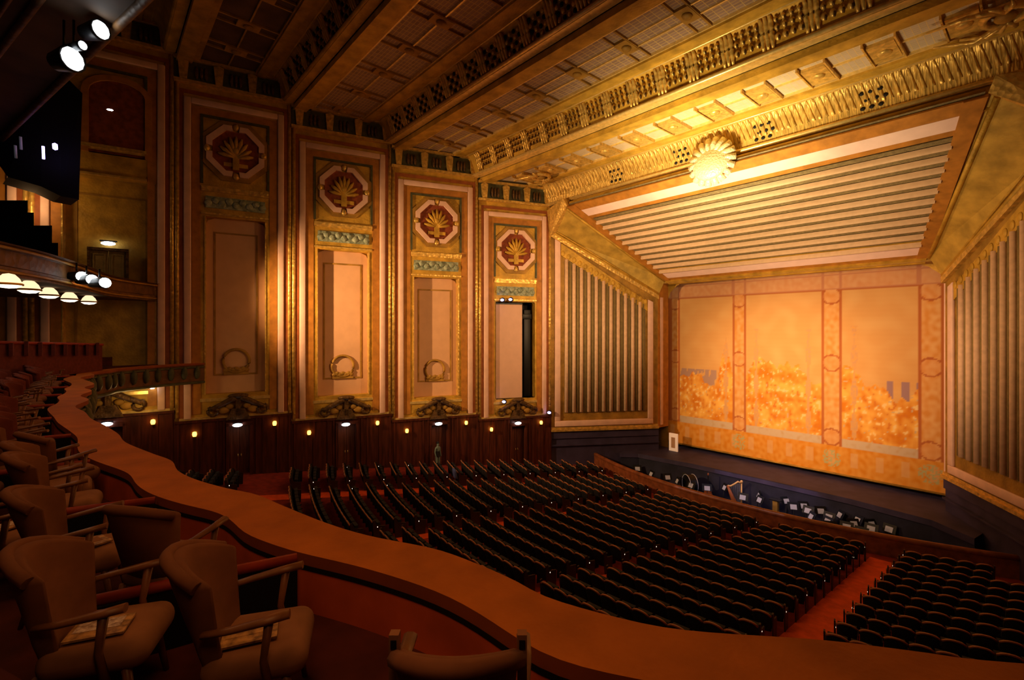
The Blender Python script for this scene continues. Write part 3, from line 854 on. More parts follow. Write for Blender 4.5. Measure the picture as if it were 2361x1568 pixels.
# ------------------------------------------------------------------ stalls seats
def back_shape(m, w, z0, z1, y0, tilt, bow, th, arch, mi=0, n=6, taper=0., wing=0.):
    F_, B_ = [], []
    rows = 4
    for j in range(rows + 1):
        for i in range(n + 1):
            s = -1 + 2 * i / n; t = j / rows
            zt = z1 - arch * abs(s) ** 2.5
            z = z0 + (zt - z0) * t
            y = y0 - tilt * t - bow * (1 - s * s) * (1 - taper * (1 - t)) + wing * abs(s) ** 3 * (t - .25)
            wz = w * (.93 + .07 * t) * (1 - taper * .22 * (1 - t))
            F_.append((s * wz, y + th / 2, z)); B_.append((s * wz, y - th / 2 - .02 * math.sin(PI * t), z))
    k = n + 1; N = len(F_); fs = []
    for j in range(rows):
        for i in range(n):
            a = j * k + i
            fs.append((a, a + 1, a + k + 1, a + k)); fs.append((N + a, N + a + k, N + a + k + 1, N + a + 1))
    for j in range(rows):
        a = j * k; fs.append((a, a + k, N + a + k, N + a)); a = j * k + n; fs.append((a, N + a, N + a + k, a + k))
    for i in range(n):
        fs.append((rows * k + i, rows * k + i + 1, N + rows * k + i + 1, N + rows * k + i)); fs.append((i, N + i, N + i + 1, i + 1))
    m.add(F_ + B_, fs, mi, True)
    return [((f[0] + b[0]) / 2, (f[1] + b[1]) / 2, f[2]) for f, b in zip(F_[rows * k:], B_[rows * k:])]
def seat_meshes():
    out = []
    m = MB(); top = back_shape(m, .25, .30, .90, -.16, .12, .05, .07, .10); out.append(('backrest', m, ['seat_black']))
    m = MB(); m.tube([(x, y - .02, z - .005) for x, y, z in top], .033, 5, sm=True); out.append(('back_rim', m, ['seat_rim']))
    m = MB(); m.box(-.23, .23, -.10, .04, .34, .74); out.append(('seat_cushion', m, ['seat_black']))
    m = MB(); m.box(.25, .28, -.20, .14, .56, .60, 1); m.box(.253, .277, -.16, .10, 0, .56, 1); out.append(('armrest', m, ['seat_rim', 'seat_black']))
    return out
def end_mesh():
    m = MB(); m.prism([(-.24, 0), (.2, 0), (.22, .60), (-.12, .66), (-.22, .90), (-.30, .88)], -.02, .02)
    m.v = [(v[1], v[0], v[2]) for v in m.v]
    return m

rows = []
for r in range(27):
    R = 26.45 + .90 * r + (2.0 if r > 21 else 0)
    ang = .54 / R
    n = int(R_(34) / ang)
    row = []
    off = .5 if r % 2 else 0
    for k in range(-n, n + 1):
        a = (k + off) * ang
        x, y = R * math.sin(a), 51 - R * math.cos(a)
        if y < 2.8 or abs(x) > wall_w(y) - 1.45: continue
        if y > 25.3 and abs(x) > 12.4 - (y - 25.4) * .63 - 1.5: continue
        if any(abs(x - aisle_x(i, y)) < AISLE_HALFS[i] + .27 for i in range(4)): continue
        blk = sum(x > aisle_x(i, y) for i in range(4))
        row.append([x, y, a, blk])
    for blk in range(5):          # seats line up along their aisle
        q_ = sorted([q for q in row if q[3] == blk], key=lambda q: q[0])
        if len(q_) < 3: continue
        i_, e_, sg = (3, q_[0], 1) if blk == 4 else (blk, q_[-1], -1)
        tx = aisle_x(i_, e_[1]) + sg * (AISLE_HALFS[i_] + .30)
        if abs(tx - e_[0]) > .7: continue
        da_ = math.asin(max(-1, min(1, tx / R))) - e_[2]
        for q in q_:
            q[2] += da_; q[0], q[1] = R * math.sin(q[2]), 51 - R * math.cos(q[2])
    rows.append(row)
RAILPX = [(2361, 1530), (2100, 1500), (1890, 1475), (1600, 1455), (1450, 1430), (1270, 1380), (1180, 1335), (1100, 1300), (1000, 1265), (850, 1235), (750, 1205), (650, 1165), (590, 1140), (520, 1125), (450, 1105), (410, 1085), (395, 1062), (350, 1045), (290, 1020), (272, 1000), (240, 980), (210, 965)]
def rail_y(px):
    for (xa, ya), (xb, yb) in zip(RAILPX, RAILPX[1:]):
        if xb <= px <= xa: return yb + (ya - yb) * (px - xb) / (xa - xb)
    return 900
allseats = []
for r, row in enumerate(rows):
    for blk in range(5):
        s = sorted([q for q in row if q[3] == blk], key=lambda q: q[0])
        for j, q in enumerate(s):
            x, y, a, _ = q
            z = floor_z(x, y)
            px, py, d = proj((x, y, z + .85))
            vis = 0 < d and -60 < px < 2420 and py < rail_y(min(2361, max(215, px))) + 6
            allseats.append(dict(x=x, y=y, z=z, a=a, r=r, blk=blk, j=j, n=len(s), d=d, vis=vis, el=(j == 0), er=(j == len(s) - 1)))
vis = sorted([s for s in allseats if s['vis']], key=lambda s: s['d'])
front = vis[:300]
rest = vis[300:]
parts = seat_meshes()
proto = [(n_, m.build(n_, [M[q] for q in mm]), mm) for n_, m, mm in parts]
em = end_mesh()
endp = em.build('end_panel', M['seat_end'])
lm = MB(); lm.ball((.03, -.10, .60), .025, .045, .055, 0, 6, 4); lampp = lm.build('aisle_lamp', M['lamp_aisle'])
first = True
used = set()
def seat_label(s):
    rr = ORD[s['r'] + 1]
    b = s['blk']
    if b == 4: return 'black stalls seat, %s row from the pit, %s seat right of the long orange aisle' % (rr, ORD[s['j'] + 1])
    if b == 3: return 'black stalls seat, %s row from the pit, %s seat left of the long orange aisle' % (rr, ORD[s['n'] - s['j']])
    if b == 2: return 'black seat, %s row from the pit, %s seat left of second aisle from right' % (rr, ORD[min(32, s['n'] - s['j'])])
    return 'black seat, %s row from the pit, %s seat left of third aisle from right' % (rr, ORD[min(32, s['n'] - s['j'])])
for s in front:
    t = thing('stalls_seat', seat_label(s), 'seat', (s['x'], s['y'], s['z']), s['a'], 'stalls seats in curved rows')
    for n_, o, mm in proto:
        if n_ == 'armrest' and s['er'] : continue
        c = o.copy(); COL.objects.link(c); c.parent = t
    for flag, sx in ((s['el'], -1), (s['er'], 1)):
        if flag:
            c = endp.copy(); COL.objects.link(c); c.parent = t; c.location = (sx * .29, 0, 0)
            if s['r'] % 2 == 0:
                c = lampp.copy(); COL.objects.link(c); c.parent = t; c.location = (sx * .29 - (.03 if sx > 0 else .03), 0, 0)
# the more distant seats: one mass
mm = MB()
names = ['seat_black', 'seat_rim', 'seat_end', 'lamp_aisle']
base = []
for n_, m, q in parts:
    base.append((m, [names.index(x) for x in q]))
def put(m, mi, s, dx=0):
    ca_, sa_ = math.cos(s['a']), math.sin(s['a'])
    k = len(mm.v)
    for v in m.v:
        x, y = v[0] + dx, v[1]
        mm.v.append((s['x'] + x * ca_ - y * sa_, s['y'] + x * sa_ + y * ca_, s['z'] + v[2]))
    for f, i, sm in zip(m.f, m.m, m.sm):
        mm.f.append([a + k for a in f]); mm.m.append(mi[i]); mm.sm.append(sm)
for s in rest:
    for m, mi in base: put(m, mi, s)
    for flag, sx in ((s['el'], -1), (s['er'], 1)):
        if flag:
            put(em, [2], s, sx * .29)
            if s['r'] % 2 == 0: put(lm, [3], s, sx * .29 - .03)
o = mm.build('stalls_seat', [M[n_] for n_ in names])
tag(o, 'rows of black stalls seats with brown rims farther off towards the side wall', 'seat', 'stalls seats in curved rows', 'stuff')
for _, o, _m in proto: bpy.data.objects.remove(o)
bpy.data.objects.remove(endp); bpy.data.objects.remove(lampp)
# blue coat over one seat
p = atz(1050, 1092, -8.35)
m = MB(); back_shape(m, .27, 0, .55, 0, .06, .03, .12, .06); o = m.build('folded_coat', M['blue']); o.location = p + Vector((0, 0, -.25)); o.rotation_euler = (0, 0, -.35)
tag(o, 'dark blue coat hung over a seat back near the open side door', 'coat')

# ------------------------------------------------------------------ the mezzanine: scalloped ledge, boxes and chairs
ZL = -1.75
knots = [(14.5, 6.2), (13.2, 4.9)] + [tuple(atz(x, y, ZL)[:2]) for x, y in RAILPX]
X = knots[-1][0] - 1.15
k = 0
while X > -9.5:
    knots.append((X, -.28 + .10 * (-1) ** k - .02 * min(0, X + 2))); X -= 1.2; k += 1
knots += [(-11.0, -.30), (-12.2, -.42), (-13.4, -.05), (-14.6, -.12), (-15.7, .5), (-16.7, .85), (-17.5, 1.8), (-18.1, 2.6), (-18.6, 3.9), (-18.75, 4.5)]
def catmull(P, n=6):
    out = []
    for i in range(len(P) - 1):
        p0, p1, p2, p3 = [Vector(P[max(0, min(len(P) - 1, j))]) for j in (i - 1, i, i + 1, i + 2)]
        for q in range(n):
            t = q / n
            out.append(.5 * ((2 * p1) + (p2 - p0) * t + (2 * p0 - 5 * p1 + 4 * p2 - p3) * t * t + (3 * p1 - p0 - 3 * p2 + p3) * t ** 3))
    out.append(Vector(P[-1]))
    return out
outer = catmull(knots)
def offset(P, d):
    out = []
    for i, p in enumerate(P):
        a, b = P[max(0, i - 4)], P[min(len(P) - 1, i + 4)]
        t = (b - a).normalized(); out.append(p + Vector((-t.y, t.x)) * d)
    return out
def smooth(P, it=10):
    for _ in range(it): P = [P[0]] + [(P[i - 1] + P[i] * 2 + P[i + 1]) / 4 for i in range(1, len(P) - 1)] + [P[-1]]
    return P
INPX = [(1320, 1535), (1190, 1470), (1100, 1410), (1000, 1360), (850, 1312), (760, 1290), (680, 1272), (600, 1245), (560, 1228), (535, 1200), (500, 1180), (430, 1165), (350, 1140), (312, 1115), (295, 1090), (220, 1063), (180, 1040)]
far_in = [p for p in smooth(offset(outer, .50), 6) if p.x < 1.6]
inner = catmull([(14.9, 5.75), (13.6, 4.45), (12.3, 3.25), (11.3, 2.5)] + [tuple(atz(x, y, ZL)[:2]) for x, y in INPX] + [tuple(p) for p in far_in[::4]], 4)
def resample(P, n):
    L_ = [0]
    for a, b in zip(P, P[1:]): L_.append(L_[-1] + (b - a).length)
    out, j = [], 0
    for k in range(n):
        s_ = L_[-1] * k / (n - 1)
        while j < len(P) - 2 and L_[j + 1] < s_: j += 1
        f = (s_ - L_[j]) / max(1e-9, L_[j + 1] - L_[j]); out.append(P[j].lerp(P[j + 1], min(1, f)))
    return out
outer = resample(outer, 300); inner = smooth(resample(inner, 300), 3)
v3 = lambda P, z: [(p.x, p.y, z) for p in P]
t = thing('balcony_ledge', 'long wavy orange-brown padded ledge along the front of the mezzanine', 'ledge', (8, 1.5, ZL))
m = MB(); m.strip(v3(inner, ZL), v3(outer, ZL), 0, True); m.build('ledge_top', M['ledge'], t, loc=t.location)
m = MB(); m.strip(v3(inner, ZL - .09), v3(inner, ZL), 0, True); m.strip(v3(outer, ZL), v3(outer, ZL - .10), 0, True); m.strip(v3(inner, ZL - .09), v3(offset(inner, -.06), ZL - .09)); m.build('nosing', M['ledge_edge'], t, loc=t.location)
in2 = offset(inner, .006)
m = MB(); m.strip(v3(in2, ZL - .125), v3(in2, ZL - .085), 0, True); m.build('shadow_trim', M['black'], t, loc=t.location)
in3 = offset(inner, .002)
m = MB(); m.strip(v3(in3, -2.9), v3(in3, ZL - .12), 0, True); m.build('inner_lining', M['parapet'], t, loc=t.location)
# outer fascia with scrolled panels
ZF = -2.85
fo = smooth(offset(outer, .08), 4)
t2 = struct('mezzanine_slab')
m = MB(); m.strip(v3(fo, ZL - .1), v3(fo, ZF), 0, True); m.build('fascia', M['fascia'], t2)
m = MB()
fl = [p for p in fo if p.x < 9]
acc = 0
for i in range(1, len(fl)):
    acc += (fl[i] - fl[i - 1]).length
    if acc > .62:
        acc = 0; p = fl[i]
        m.ball((p.x, p.y + .04, -2.25), .16, .16, .36, 0, 8, 5)
m.tube([(p.x, p.y + .03, ZF + .06) for p in fl], .07, 6); m.tube([(p.x, p.y + .02, ZL - .22) for p in fl], .05, 6)
m.build('fascia_carving', M['green'], t2)
back_ = [Vector((p.x - (1.5 if p.x < -16 else 0), -9.0)) for p in fo]
m = MB(); m.strip(v3(fo, ZF), v3(back_, ZF)); m.build('soffit', M['gold_dark'], t2)
flr = [p for p in in3]
m = MB(); m.strip(v3(flr, -2.2), v3([Vector((p.x, p.y - 1.75)) for p in flr], -2.2)); 
m.strip(v3([Vector((p.x, p.y - 1.75)) for p in flr], -2.2), v3([Vector((p.x, p.y - 1.75)) for p in flr], -1.75))
m.strip(v3([Vector((p.x, p.y - 1.75)) for p in flr], -1.75), v3([Vector((p.x, p.y - 3.6)) for p in flr], -1.75))
m.strip(v3([Vector((p.x, p.y - 3.6)) for p in flr], -1.75), v3([Vector((p.x, p.y - 3.6)) for p in flr], -1.3))
m.strip(v3([Vector((p.x, p.y - 3.6)) for p in flr], -1.3), v3([Vector((p.x, p.y - 9)) for p in flr], -1.3))
o = m.build('mezzanine_floor', M['box_floor']); tag(o, kind='structure')
# lit wall lamp under the mezzanine at the left wall
p = atd(350, 893, 25.2)
t = thing('soffit_lamp', 'bright white strip lamp under the far end of the mezzanine', 'lamp', p)
m = MB(); m.box(-.55, .45, -.10, .1, .02, .10); m.build('housing', M['metal'], t)
m = MB(); m.box(-.5, .4, -.08, .08, -.05, .02); m.build('tube', M['lamp_w'], t)

def inner_y(x):
    best = min(in3, key=lambda p: abs(p.x - x)); return best.y

# box partitions
PX = [10.75, 8.12, 5.8, 3.4, 1.0, -1.4, -3.8, -6.2, -8.6, -11.0, -13.4, -15.6]
PN = ['nearest', 'second nearest', 'third nearest', 'fourth nearest', 'fifth nearest', 'sixth nearest', 'seventh nearest', 'eighth nearest', 'ninth nearest', 'tenth nearest', 'eleventh nearest', 'farthest']
for i, x in enumerate(PX):
    if i == 0: continue
    y1 = inner_y(x) - .03; y0 = y1 - 1.4
    t = thing('box_partition', 'dark box partition with red padded top rail, %s of the row along the ledge' % PN[i - 1 if i < 11 else 11], 'partition', (x, y1, -2.2), 0, 'box partitions along the ledge')
    sk = .22 if i < 3 else -.05
    m = MB(); m.add([(x + a, y, z) for a, y, z in [(-.02, y1, -2.2), (-.02 - sk, y0, -2.2), (-.02 - sk, y0, ZL - .05), (-.02, y1, ZL - .05), (.02, y1, -2.2), (.02 - sk, y0, -2.2), (.02 - sk, y0, ZL - .05), (.02, y1, ZL - .05)]],
                     [(0, 1, 2, 3), (4, 7, 6, 5), (0, 3, 7, 4), (1, 5, 6, 2), (3, 2, 6, 7)]); m.build('panel', M['black'], t, loc=t.location)
    m = MB(); m.tube([(x, y1, ZL - .03), (x - sk * .5, (y0 + y1) / 2, ZL - .01), (x - sk, y0, ZL)], .038, 8); m.build('padded_rail', M['red_rail'], t, loc=t.location)

# box armchair: tan seat, wrap-round brown back, wooden arms
def make_armchair(name, fab, seatm, label, group):
    t = thing(name, label, 'chair', (0, 0, 0), 0, group)
    m = MB(); m.box(-.25, .25, -.20, .33, .29, .47); m.build('seat', M[seatm], t, bevel=.085, seg=5)
    m = MB(); top = back_shape(m, .25, .36, .98, -.10, .14, .13, .10, .10, 0, 10, .75, .10); bk = m.build('backrest', M[fab], t, bevel=.025, seg=2)
    m = MB(); m.tube([(x, y - .03, z - .01) for x, y, z in top], .035, 8); m.build('top_roll', M[fab], bk)
    for s in (-1, 1):
        m = MB(); pts = [(s * .25, -.17, .625), (s * .275, -.05, .64), (s * .285, .12, .665), (s * .28, .25, .685)]
        m.tube(pts, [.026, .028, .034, .036], 8, flat=.62); a = m.build('armrest', M['chair_wood'], t)
        m = MB(); m.tube([(s * .282, .15, .66), (s * .27, .12, .45), (s * .265, .16, .24)], [.026, .020, .024], 6); m.build('arm_post', M['chair_wood'], a)
    for sx in (-1, 1):
        for y, y2 in ((.24, .27), (-.2, -.26)):
            m = MB(); m.tube([(sx * .20, y * .9, .33), (sx * .22, y2, 0)], [.026, .016], 6); m.build('leg', M['chair_wood'], t)
    return t
ZC = -2.2
def faceto(dx, dy): return math.atan2(-dx, dy)
G = 'armchairs in the mezzanine boxes'
c0 = make_armchair('box_armchair', 'chair_fab', 'chair_seat', 'large brown armchair at bottom left beside the red-railed partition, folded program on its tan seat', G)
c0.location = (8.98, .67, ZC); c0.rotation_euler = (0, 0, R_(-24))
chairs = [c0]
def chair(x, y, rz, label, z=ZC, src=c0): c = dup(src, (x, y, z), R_(rz), label, G); chairs.append(c); return c
chair(8.33, .01, -24, 'brown armchair cut by the left edge of the picture, pale printed program on its seat')
cd = chair(10.30, 1.23, 49, 'brown armchair with only its curved back showing at the bottom edge beside the ledge')
for sx in (-1, 1):
    m = MB(); m.box(sx * .265 - .02, sx * .265 + .02, -.16, -.12, .50, .945); m.box(sx * .265 - .012, sx * .265 + .012, -.164, -.116, .89, .925, 1); m.build('back_post', [M['chair_seat'], M['black']], cd)
chair(7.55, .42, 38, 'brown armchair turned away, its dark flat back just beyond the nearest red rail')
chair(6.85, -.12, -12, 'brown armchair seen side-on between the two nearest red rails, booklet on its seat')
chair(6.05, -.62, -16, 'tan-seated armchair at the left picture edge with white paper on its seat')
nb = ['third', 'fourth', 'fifth', 'sixth', 'seventh', 'eighth', 'ninth', 'tenth', 'eleventh', 'twelfth']
cr = make_armchair('box_armchair', 'chair_red', 'chair_fab', 'x', G)
for i in range(2, 11):
    xb = PX[i] if i < 12 else PX[-1]
    xm = xb - 1.2
    yb = inner_y(xm)
    spots = [(.66, -.58, 'front', 'right'), (-.08, -.66, 'front', 'middle'), (-.80, -.62, 'front', 'left'), (.30, -1.40, 'second', 'right'), (-.50, -1.44, 'second', 'left')]
    for dx, dy, rw, sd in spots:
        c = dup(cr if (rw == 'second' or i > 3 or (i == 3 and dx < 0)) else c0, (xm + dx, yb + dy, ZC), R_(RNG.uniform(-28, 22)), 'small armchair in the %s box along the ledge, %s row, %s place' % (nb[i - 2], rw, sd), G)
    if i > 4:
        for dx, rw in ((.7, 'right'), (-.05, 'middle'), (-.8, 'left')):
            dup(cr, (xm + dx, yb - 2.5, -1.75), R_(RNG.uniform(-15, 15)), 'dark red armchair on the raised step behind the %s box, %s place' % (nb[i - 2], rw), G)
cr.location = (-16.4, inner_y(-16.4) - 1.0, ZC); cr['label'] = 'dark red armchair at the end of the ledge against the side wall'
for k, dx in enumerate((0, .8, 1.6)):
    dup(cr, (-17.6 + dx, -.6 - .5 * k, -1.5), R_(-20), 'high dark red armchair on the top step by the side wall, %s from the wall' % ORD[k + 1], G)

# low red-padded wall behind the far boxes
A, B = atd(-30, 789, 15.5), atd(236, 795, 21.2)
t = thing('padded_back_wall', 'low dark red padded wall behind the farthest boxes', 'low wall', ((A + B) / 2).to_tuple())
m = MB(); m.tube([A, B], .06, 8); m.build('padded_top', M['red_rail'], t, loc=t.location)
m = MB(); m.add([A, B, (B.x, B.y, -1.75), (A.x, A.y, -1.75)], [(0, 1, 2, 3)])
for k in range(9):
    p = A.lerp(B, (k + .5) / 9); w_ = RNG.uniform(.22, .42); m.box(p.x - w_, p.x + w_, p.y - .05, p.y + .05, p.z - .45, p.z + RNG.uniform(-.02, .09))
m.build('panel', M['chair_red'], t, loc=t.location)

# programs on seats
def program(x, y, z, rz, label, m2='booklet_w'):
    t = thing('program_booklet', label, 'booklet', (x, y, z), R_(rz))
    m = MB(); m.box(-.10, .10, -.14, .14, 0, .012); m.build('cover', M['booklet'], t)
    m = MB(); m.box(-.075, .03, -.12, .10, .012, .0145); m.build('print_block', M[m2], t)
    return t
program(8.42, .02, ZC + .485, -20, 'pale printed program lying on the seat of the leftmost near armchair')
program(9.04, .66, ZC + .485, -18, 'brown printed program lying on the seat of the larger near armchair', 'booklet')
program(6.92, -.06, ZC + .485, 20, 'open program lying on the seat between the two nearest red rails', 'chair_seat')
program(6.0, -.6, ZC + .485, 30, 'white paper lying on the tan seat at the left picture edge')

# ------------------------------------------------------------------ dress circle and upper balcony on the left
def curve_pts(P, n=8): return catmull(P, n)
dc = curve_pts([(2, -5.0), (-2, -4.2), (-5, -3.1), (-7.4, -2.1), (-9.4, -1.25), (-12.6, -.35), (-15.8, .35), (-17.8, 1.3), (-19.6, 2.7)])
sl = struct('dress_circle_slab')
m = MB()
bk = [Vector((p.x - (.8 if p.x < -15 else 0), -9.5)) for p in dc]
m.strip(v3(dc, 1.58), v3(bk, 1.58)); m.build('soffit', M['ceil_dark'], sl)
m = MB()
for (d0, z0), (d1, z1) in zip([(0, 1.58), (-.06, 1.85), (.05, 1.9), (.05, 2.35), (-.05, 2.45)], [(-.06, 1.85), (.05, 1.9), (.05, 2.35), (-.05, 2.45), (-.25, 2.5)]):
    m.strip(v3(offset(dc, d0 + .1), z0), v3(offset(dc, d1 + .1), z1), 0, True)
m.build('fascia', M['fascia'], sl)
m = MB(); m.strip(v3(offset(dc, .35), 2.5), v3(bk, 2.5)); m.build('deck', M['black'], sl)
m = MB()
for q, z in ((.07, 1.72), (.02, 2.4)): m.tube(v3(offset(dc, q - .02), z), .05, 6)
m.build('fascia_moulding', M['gold_dark'], sl)
# stepped black blocks above it at the wall end
m = MB()
for px0, px1, py, d in ((-40, 64, 462, 20.0), (64, 78, 490, 20.2), (78, 120, 520, 20.4), (120, 134, 560, 20.6), (134, 158, 600, 20.8), (158, 176, 632, 21)):
    a, b = atd(px0, py, d), atd(px1, py, d)
    m.add([(a.x, a.y, 2.3), (b.x, b.y, 2.3), (b.x, b.y, b.z), (a.x, a.y, a.z), (a.x - 1.2, a.y - .5, 2.3), (b.x - 1.2, b.y - .1, 2.3), (b.x - 1.2, b.y - .1, b.z), (a.x - 1.2, a.y - .5, a.z)],
          [(0, 1, 2, 3), (3, 2, 6, 7), (1, 5, 6, 2), (0, 3, 7, 4), (4, 7, 6, 5)])
m.build('stepped_blocks', M['black'], sl)
# spotlights on the dress circle front
for k, (px, py) in enumerate(((183, 638), (206, 645), (236, 652))):
    p = atd(px, py, 17.4)
    t = thing('stage_spotlight', 'bright white spotlight on the dress circle front, %s from the wall' % ORD[3 - k], 'spotlight', p, R_(-40), 'spotlights on the dress circle front')
    m = MB(); m.lathe([(0, -.45), (.16, -.42), (.2, .05), (.22, .12), (.20, .12), (.0, .1)], (0, 0, 0), 14, ax=(1, 0, 0), ay=(0, 0, 1), az=(0, 1, 0)); m.build('housing', M['metal'], t)
    m = MB(); m.ball((.02, .12, 0), .27, .08, .18); m.build('lens', M['lamp_hot'], t)
    m = MB(); m.tube([(0, -.1, .2), (0, -.1, .5)], .03, 6); m.build('yoke', M['metal'], t)
# warm downlights under the dress circle
for k, (px, py) in enumerate(((20, 655), (67, 668), (113, 681), (160, 690), (205, 696))):
    p = atz(px, py, 1.30)
    r = .27
    t = thing('dome_downlight', 'domed downlight glowing under the dress circle, %s from the wall' % ORD[5 - k], 'downlight', p, 0, 'dome downlights in a row under the dress circle')
    m = MB(); m.lathe([(0, .30), (r * .45, .27), (r * .8, .16), (r, .03)], (0, 0, 0), 16); m.build('dome', M['lamp_dome'], t)
    m = MB(); m.lathe([(r, .03), (r * 1.12, .01), (r * 1.12, -.03), (r * .95, -.03)], (0, 0, 0), 16); m.build('rim', M['gold_dark'], t)
    m = MB(); m.lathe([(r * .98, -.035), (r * .6, -.10), (0, -.12)], (0, 0, 0), 16); m.build('diffuser', M['lamp_warm'], t)
# door and lamp on the wall at dress circle level
tf, L = bay_tf(1)
def on_bay1(px, py, h=0):
    p0, p1 = Vector(BX[1]), Vector(BX[2]); e = (p1 - p0).normalized(); v = dirv(px)
    # intersect ray with the bay line
    det = v[0] * (-e.y) - v[1] * (-e.x)
    bx, by = p0.x - CX, p0.y
    d = (bx * (-e.y) - by * (-e.x)) / det
    u = (Vector((CX + v[0] * d, v[1] * d)) - p0).dot(e)
    return u, -(py - Y0) / F * d
ua, z1 = on_bay1(206, 575); ub, _ = on_bay1(290, 575)
d6 = struct('door_6')
m = MB(tf)
for a, b in ((ua, (ua + ub) / 2 - .01), ((ua + ub) / 2 + .01, ub)): m.box(a, b, -.2, -.14, 1.9, z1); m.ring(rect(a + .1, b - .1, 2.2, z1 - .15), rect(a + .16, b - .16, 2.26, z1 - .21), -.14, -.11)
m.build('door_leaf', M['olive'], d6)
m = MB(tf); m.box(ua - .1, ub + .1, -.2, -.02, z1, z1 + .14); m.box(ua - .1, ua, -.2, -.05, 1.9, z1); m.box(ub, ub + .1, -.2, -.05, 1.9, z1); m.build('door_frame', M['carved'], d6)
for px, py, lab in ((249, 561, 'small white lamp above the olive double door at dress circle level'), (254, 254, 'small white lamp in the dark arch near the ceiling')):
    u, z = on_bay1(px, py); p = tf((u, 0, z))
    t = thing('door_lamp', lab, 'lamp', p, 0, 'white lamps over the side doors')
    m = MB(tf); m.box(u - .34, u + .34, -.2, -.04, z + .1, z + .16); m.build('bracket', M['black'], t, loc=p)
    m = MB(tf); m.ball((u, -.06, z), .30, .12, .10); m.build('bulb', M['lamp_w'], t, loc=p)
# arched niche high on the same bay
ua, z0 = on_bay1(205, 350); ub, _ = on_bay1(335, 350); _, z1 = on_bay1(270, 190)
m = MB(tf); n_ = 10; rr = (ub - ua) / 2
def archp(g): return [(ua - g, z0)] + [(ua + rr - (rr + g) * math.cos(PI * k / n_), z1 - rr * .6 + (rr * .6 + g) * math.sin(PI * k / n_)) for k in range(n_ + 1)] + [(ub + g, z0)]
m.ring(archp(.28), archp(0), 0, .14)
m.build('arch_moulding', M['terra'], wl)
m = MB(tf); m.prism(archp(0), 0, .04); m.build('arch_recess', M['grille_red'], wl)
# upper balcony: dark soffit and front
_a, _b = atz(0, 322, 7.9), atz(330, 0, 7.9)
_a, _b = Vector(_a[:2]), Vector(_b[:2])
ub_ = [_a.lerp(_b, q) for q in (1.6, 1.3, 1, .75, .5, .25, 0, -.3)]
us = struct('upper_balcony_slab')
bk = [Vector((p.x - 3, -12)) for p in ub_]
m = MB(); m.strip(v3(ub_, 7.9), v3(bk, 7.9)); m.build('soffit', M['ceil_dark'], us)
m = MB(); m.strip(v3(ub_, 7.9), v3(ub_, 9.4)); m.build('front', M['black'], us)
m = MB(); m.tube(v3(ub_, 7.86), .11, 8); m.build('edge_moulding', M['fascia'], us)
_c, _d = Vector(atz(0, 112, 7.9)[:2]), Vector(atz(85, 0, 7.9)[:2])
in_ = [_c.lerp(_d, q) for q in (2.5, 1, .5, 0, -1)]
m = MB(); m.tube(v3(in_, 7.84), .09, 8); m.tube(v3([p + Vector((-.3, -.5)) for p in in_], 7.84), .06, 8); m.build('soffit_moulding', M['fascia'], us)
# plain black sheet hung under it near the wall
m = MB()
P = [atd(px, py, d) for px, py, d in ((18, 408, 19.5), (95, 430, 19.9), (140, 452, 20.2), (182, 460, 20.5))]
Q = [atd(px, py, d) for px, py, d in ((-60, 300, 19.5), (95, 165, 19.9), (140, 165, 20.2), (190, 215, 20.5))]
m.strip(P, Q); m.strip(P, [p + Vector((-1.5, -.3, 0)) for p in P])
tag(m.build('black_sheet', M['black']), 'black sheet hung below the upper balcony by the side wall', 'drape')
for k, (px, py, s, lm_, lab) in enumerate(((161, 137, .32, 'lamp_hot', 'largest glaring spotlight below the upper balcony edge'), (226, 70, .25, 'lamp_hot', 'second glaring spotlight higher along the upper balcony edge'),
                                   (184, 106, .12, 'lamp_w', 'small bright lamp between the two glaring spotlights'), (292, 17, .12, 'lamp_w', 'pair of small bluish lamps at the top picture edge'))):
    p = atd(px, py, 12.0)
    t = thing('stage_spotlight', lab, 'spotlight', p, R_(-55), 'spotlights on the upper balcony edge')
    m = MB(); m.lathe([(0, -.5), (s * .7, -.45), (s * .95, 0), (s, .1), (s * .9, .1), (0, .06)], (0, 0, 0), 14, ax=(1, 0, 0), ay=(0, 0, 1), az=(0, 1, 0)); m.build('housing', M['metal'], t)
    m = MB(); m.ball((0, .08, 0), s * .88, .08, s * .88); m.build('lens', M[lm_], t)
    m = MB(); m.tube([(0, -.2, s), (0, -.2, 7.85 - p.z)], .03, 6); m.build('yoke', M['metal'], t)
for k, (px, py, lab) in enumerate(((48, 330, 'dim lamp strip on the black sheet, upper one'), (36, 350, 'dim lamp strip on the black sheet, lower one'), (100, 352, 'small violet-white lamp on the black sheet, beside the strips'), (127, 338, 'violet lamp bead at the edge of the black sheet'))):
    p = atd(px, py, 19.2)
    m = MB(); m.tube([(-.12, 0, -.22 if k < 3 else -.03), (.12, 0, .22 if k < 3 else .03)], .05 if k < 3 else .09, 6)
    o = m.build('lamp_strip', M['lamp_violet'] if k > 1 else M['sheet']); o.location = p; tag(o, lab, 'lamp', 'dim lamps on the black masking')

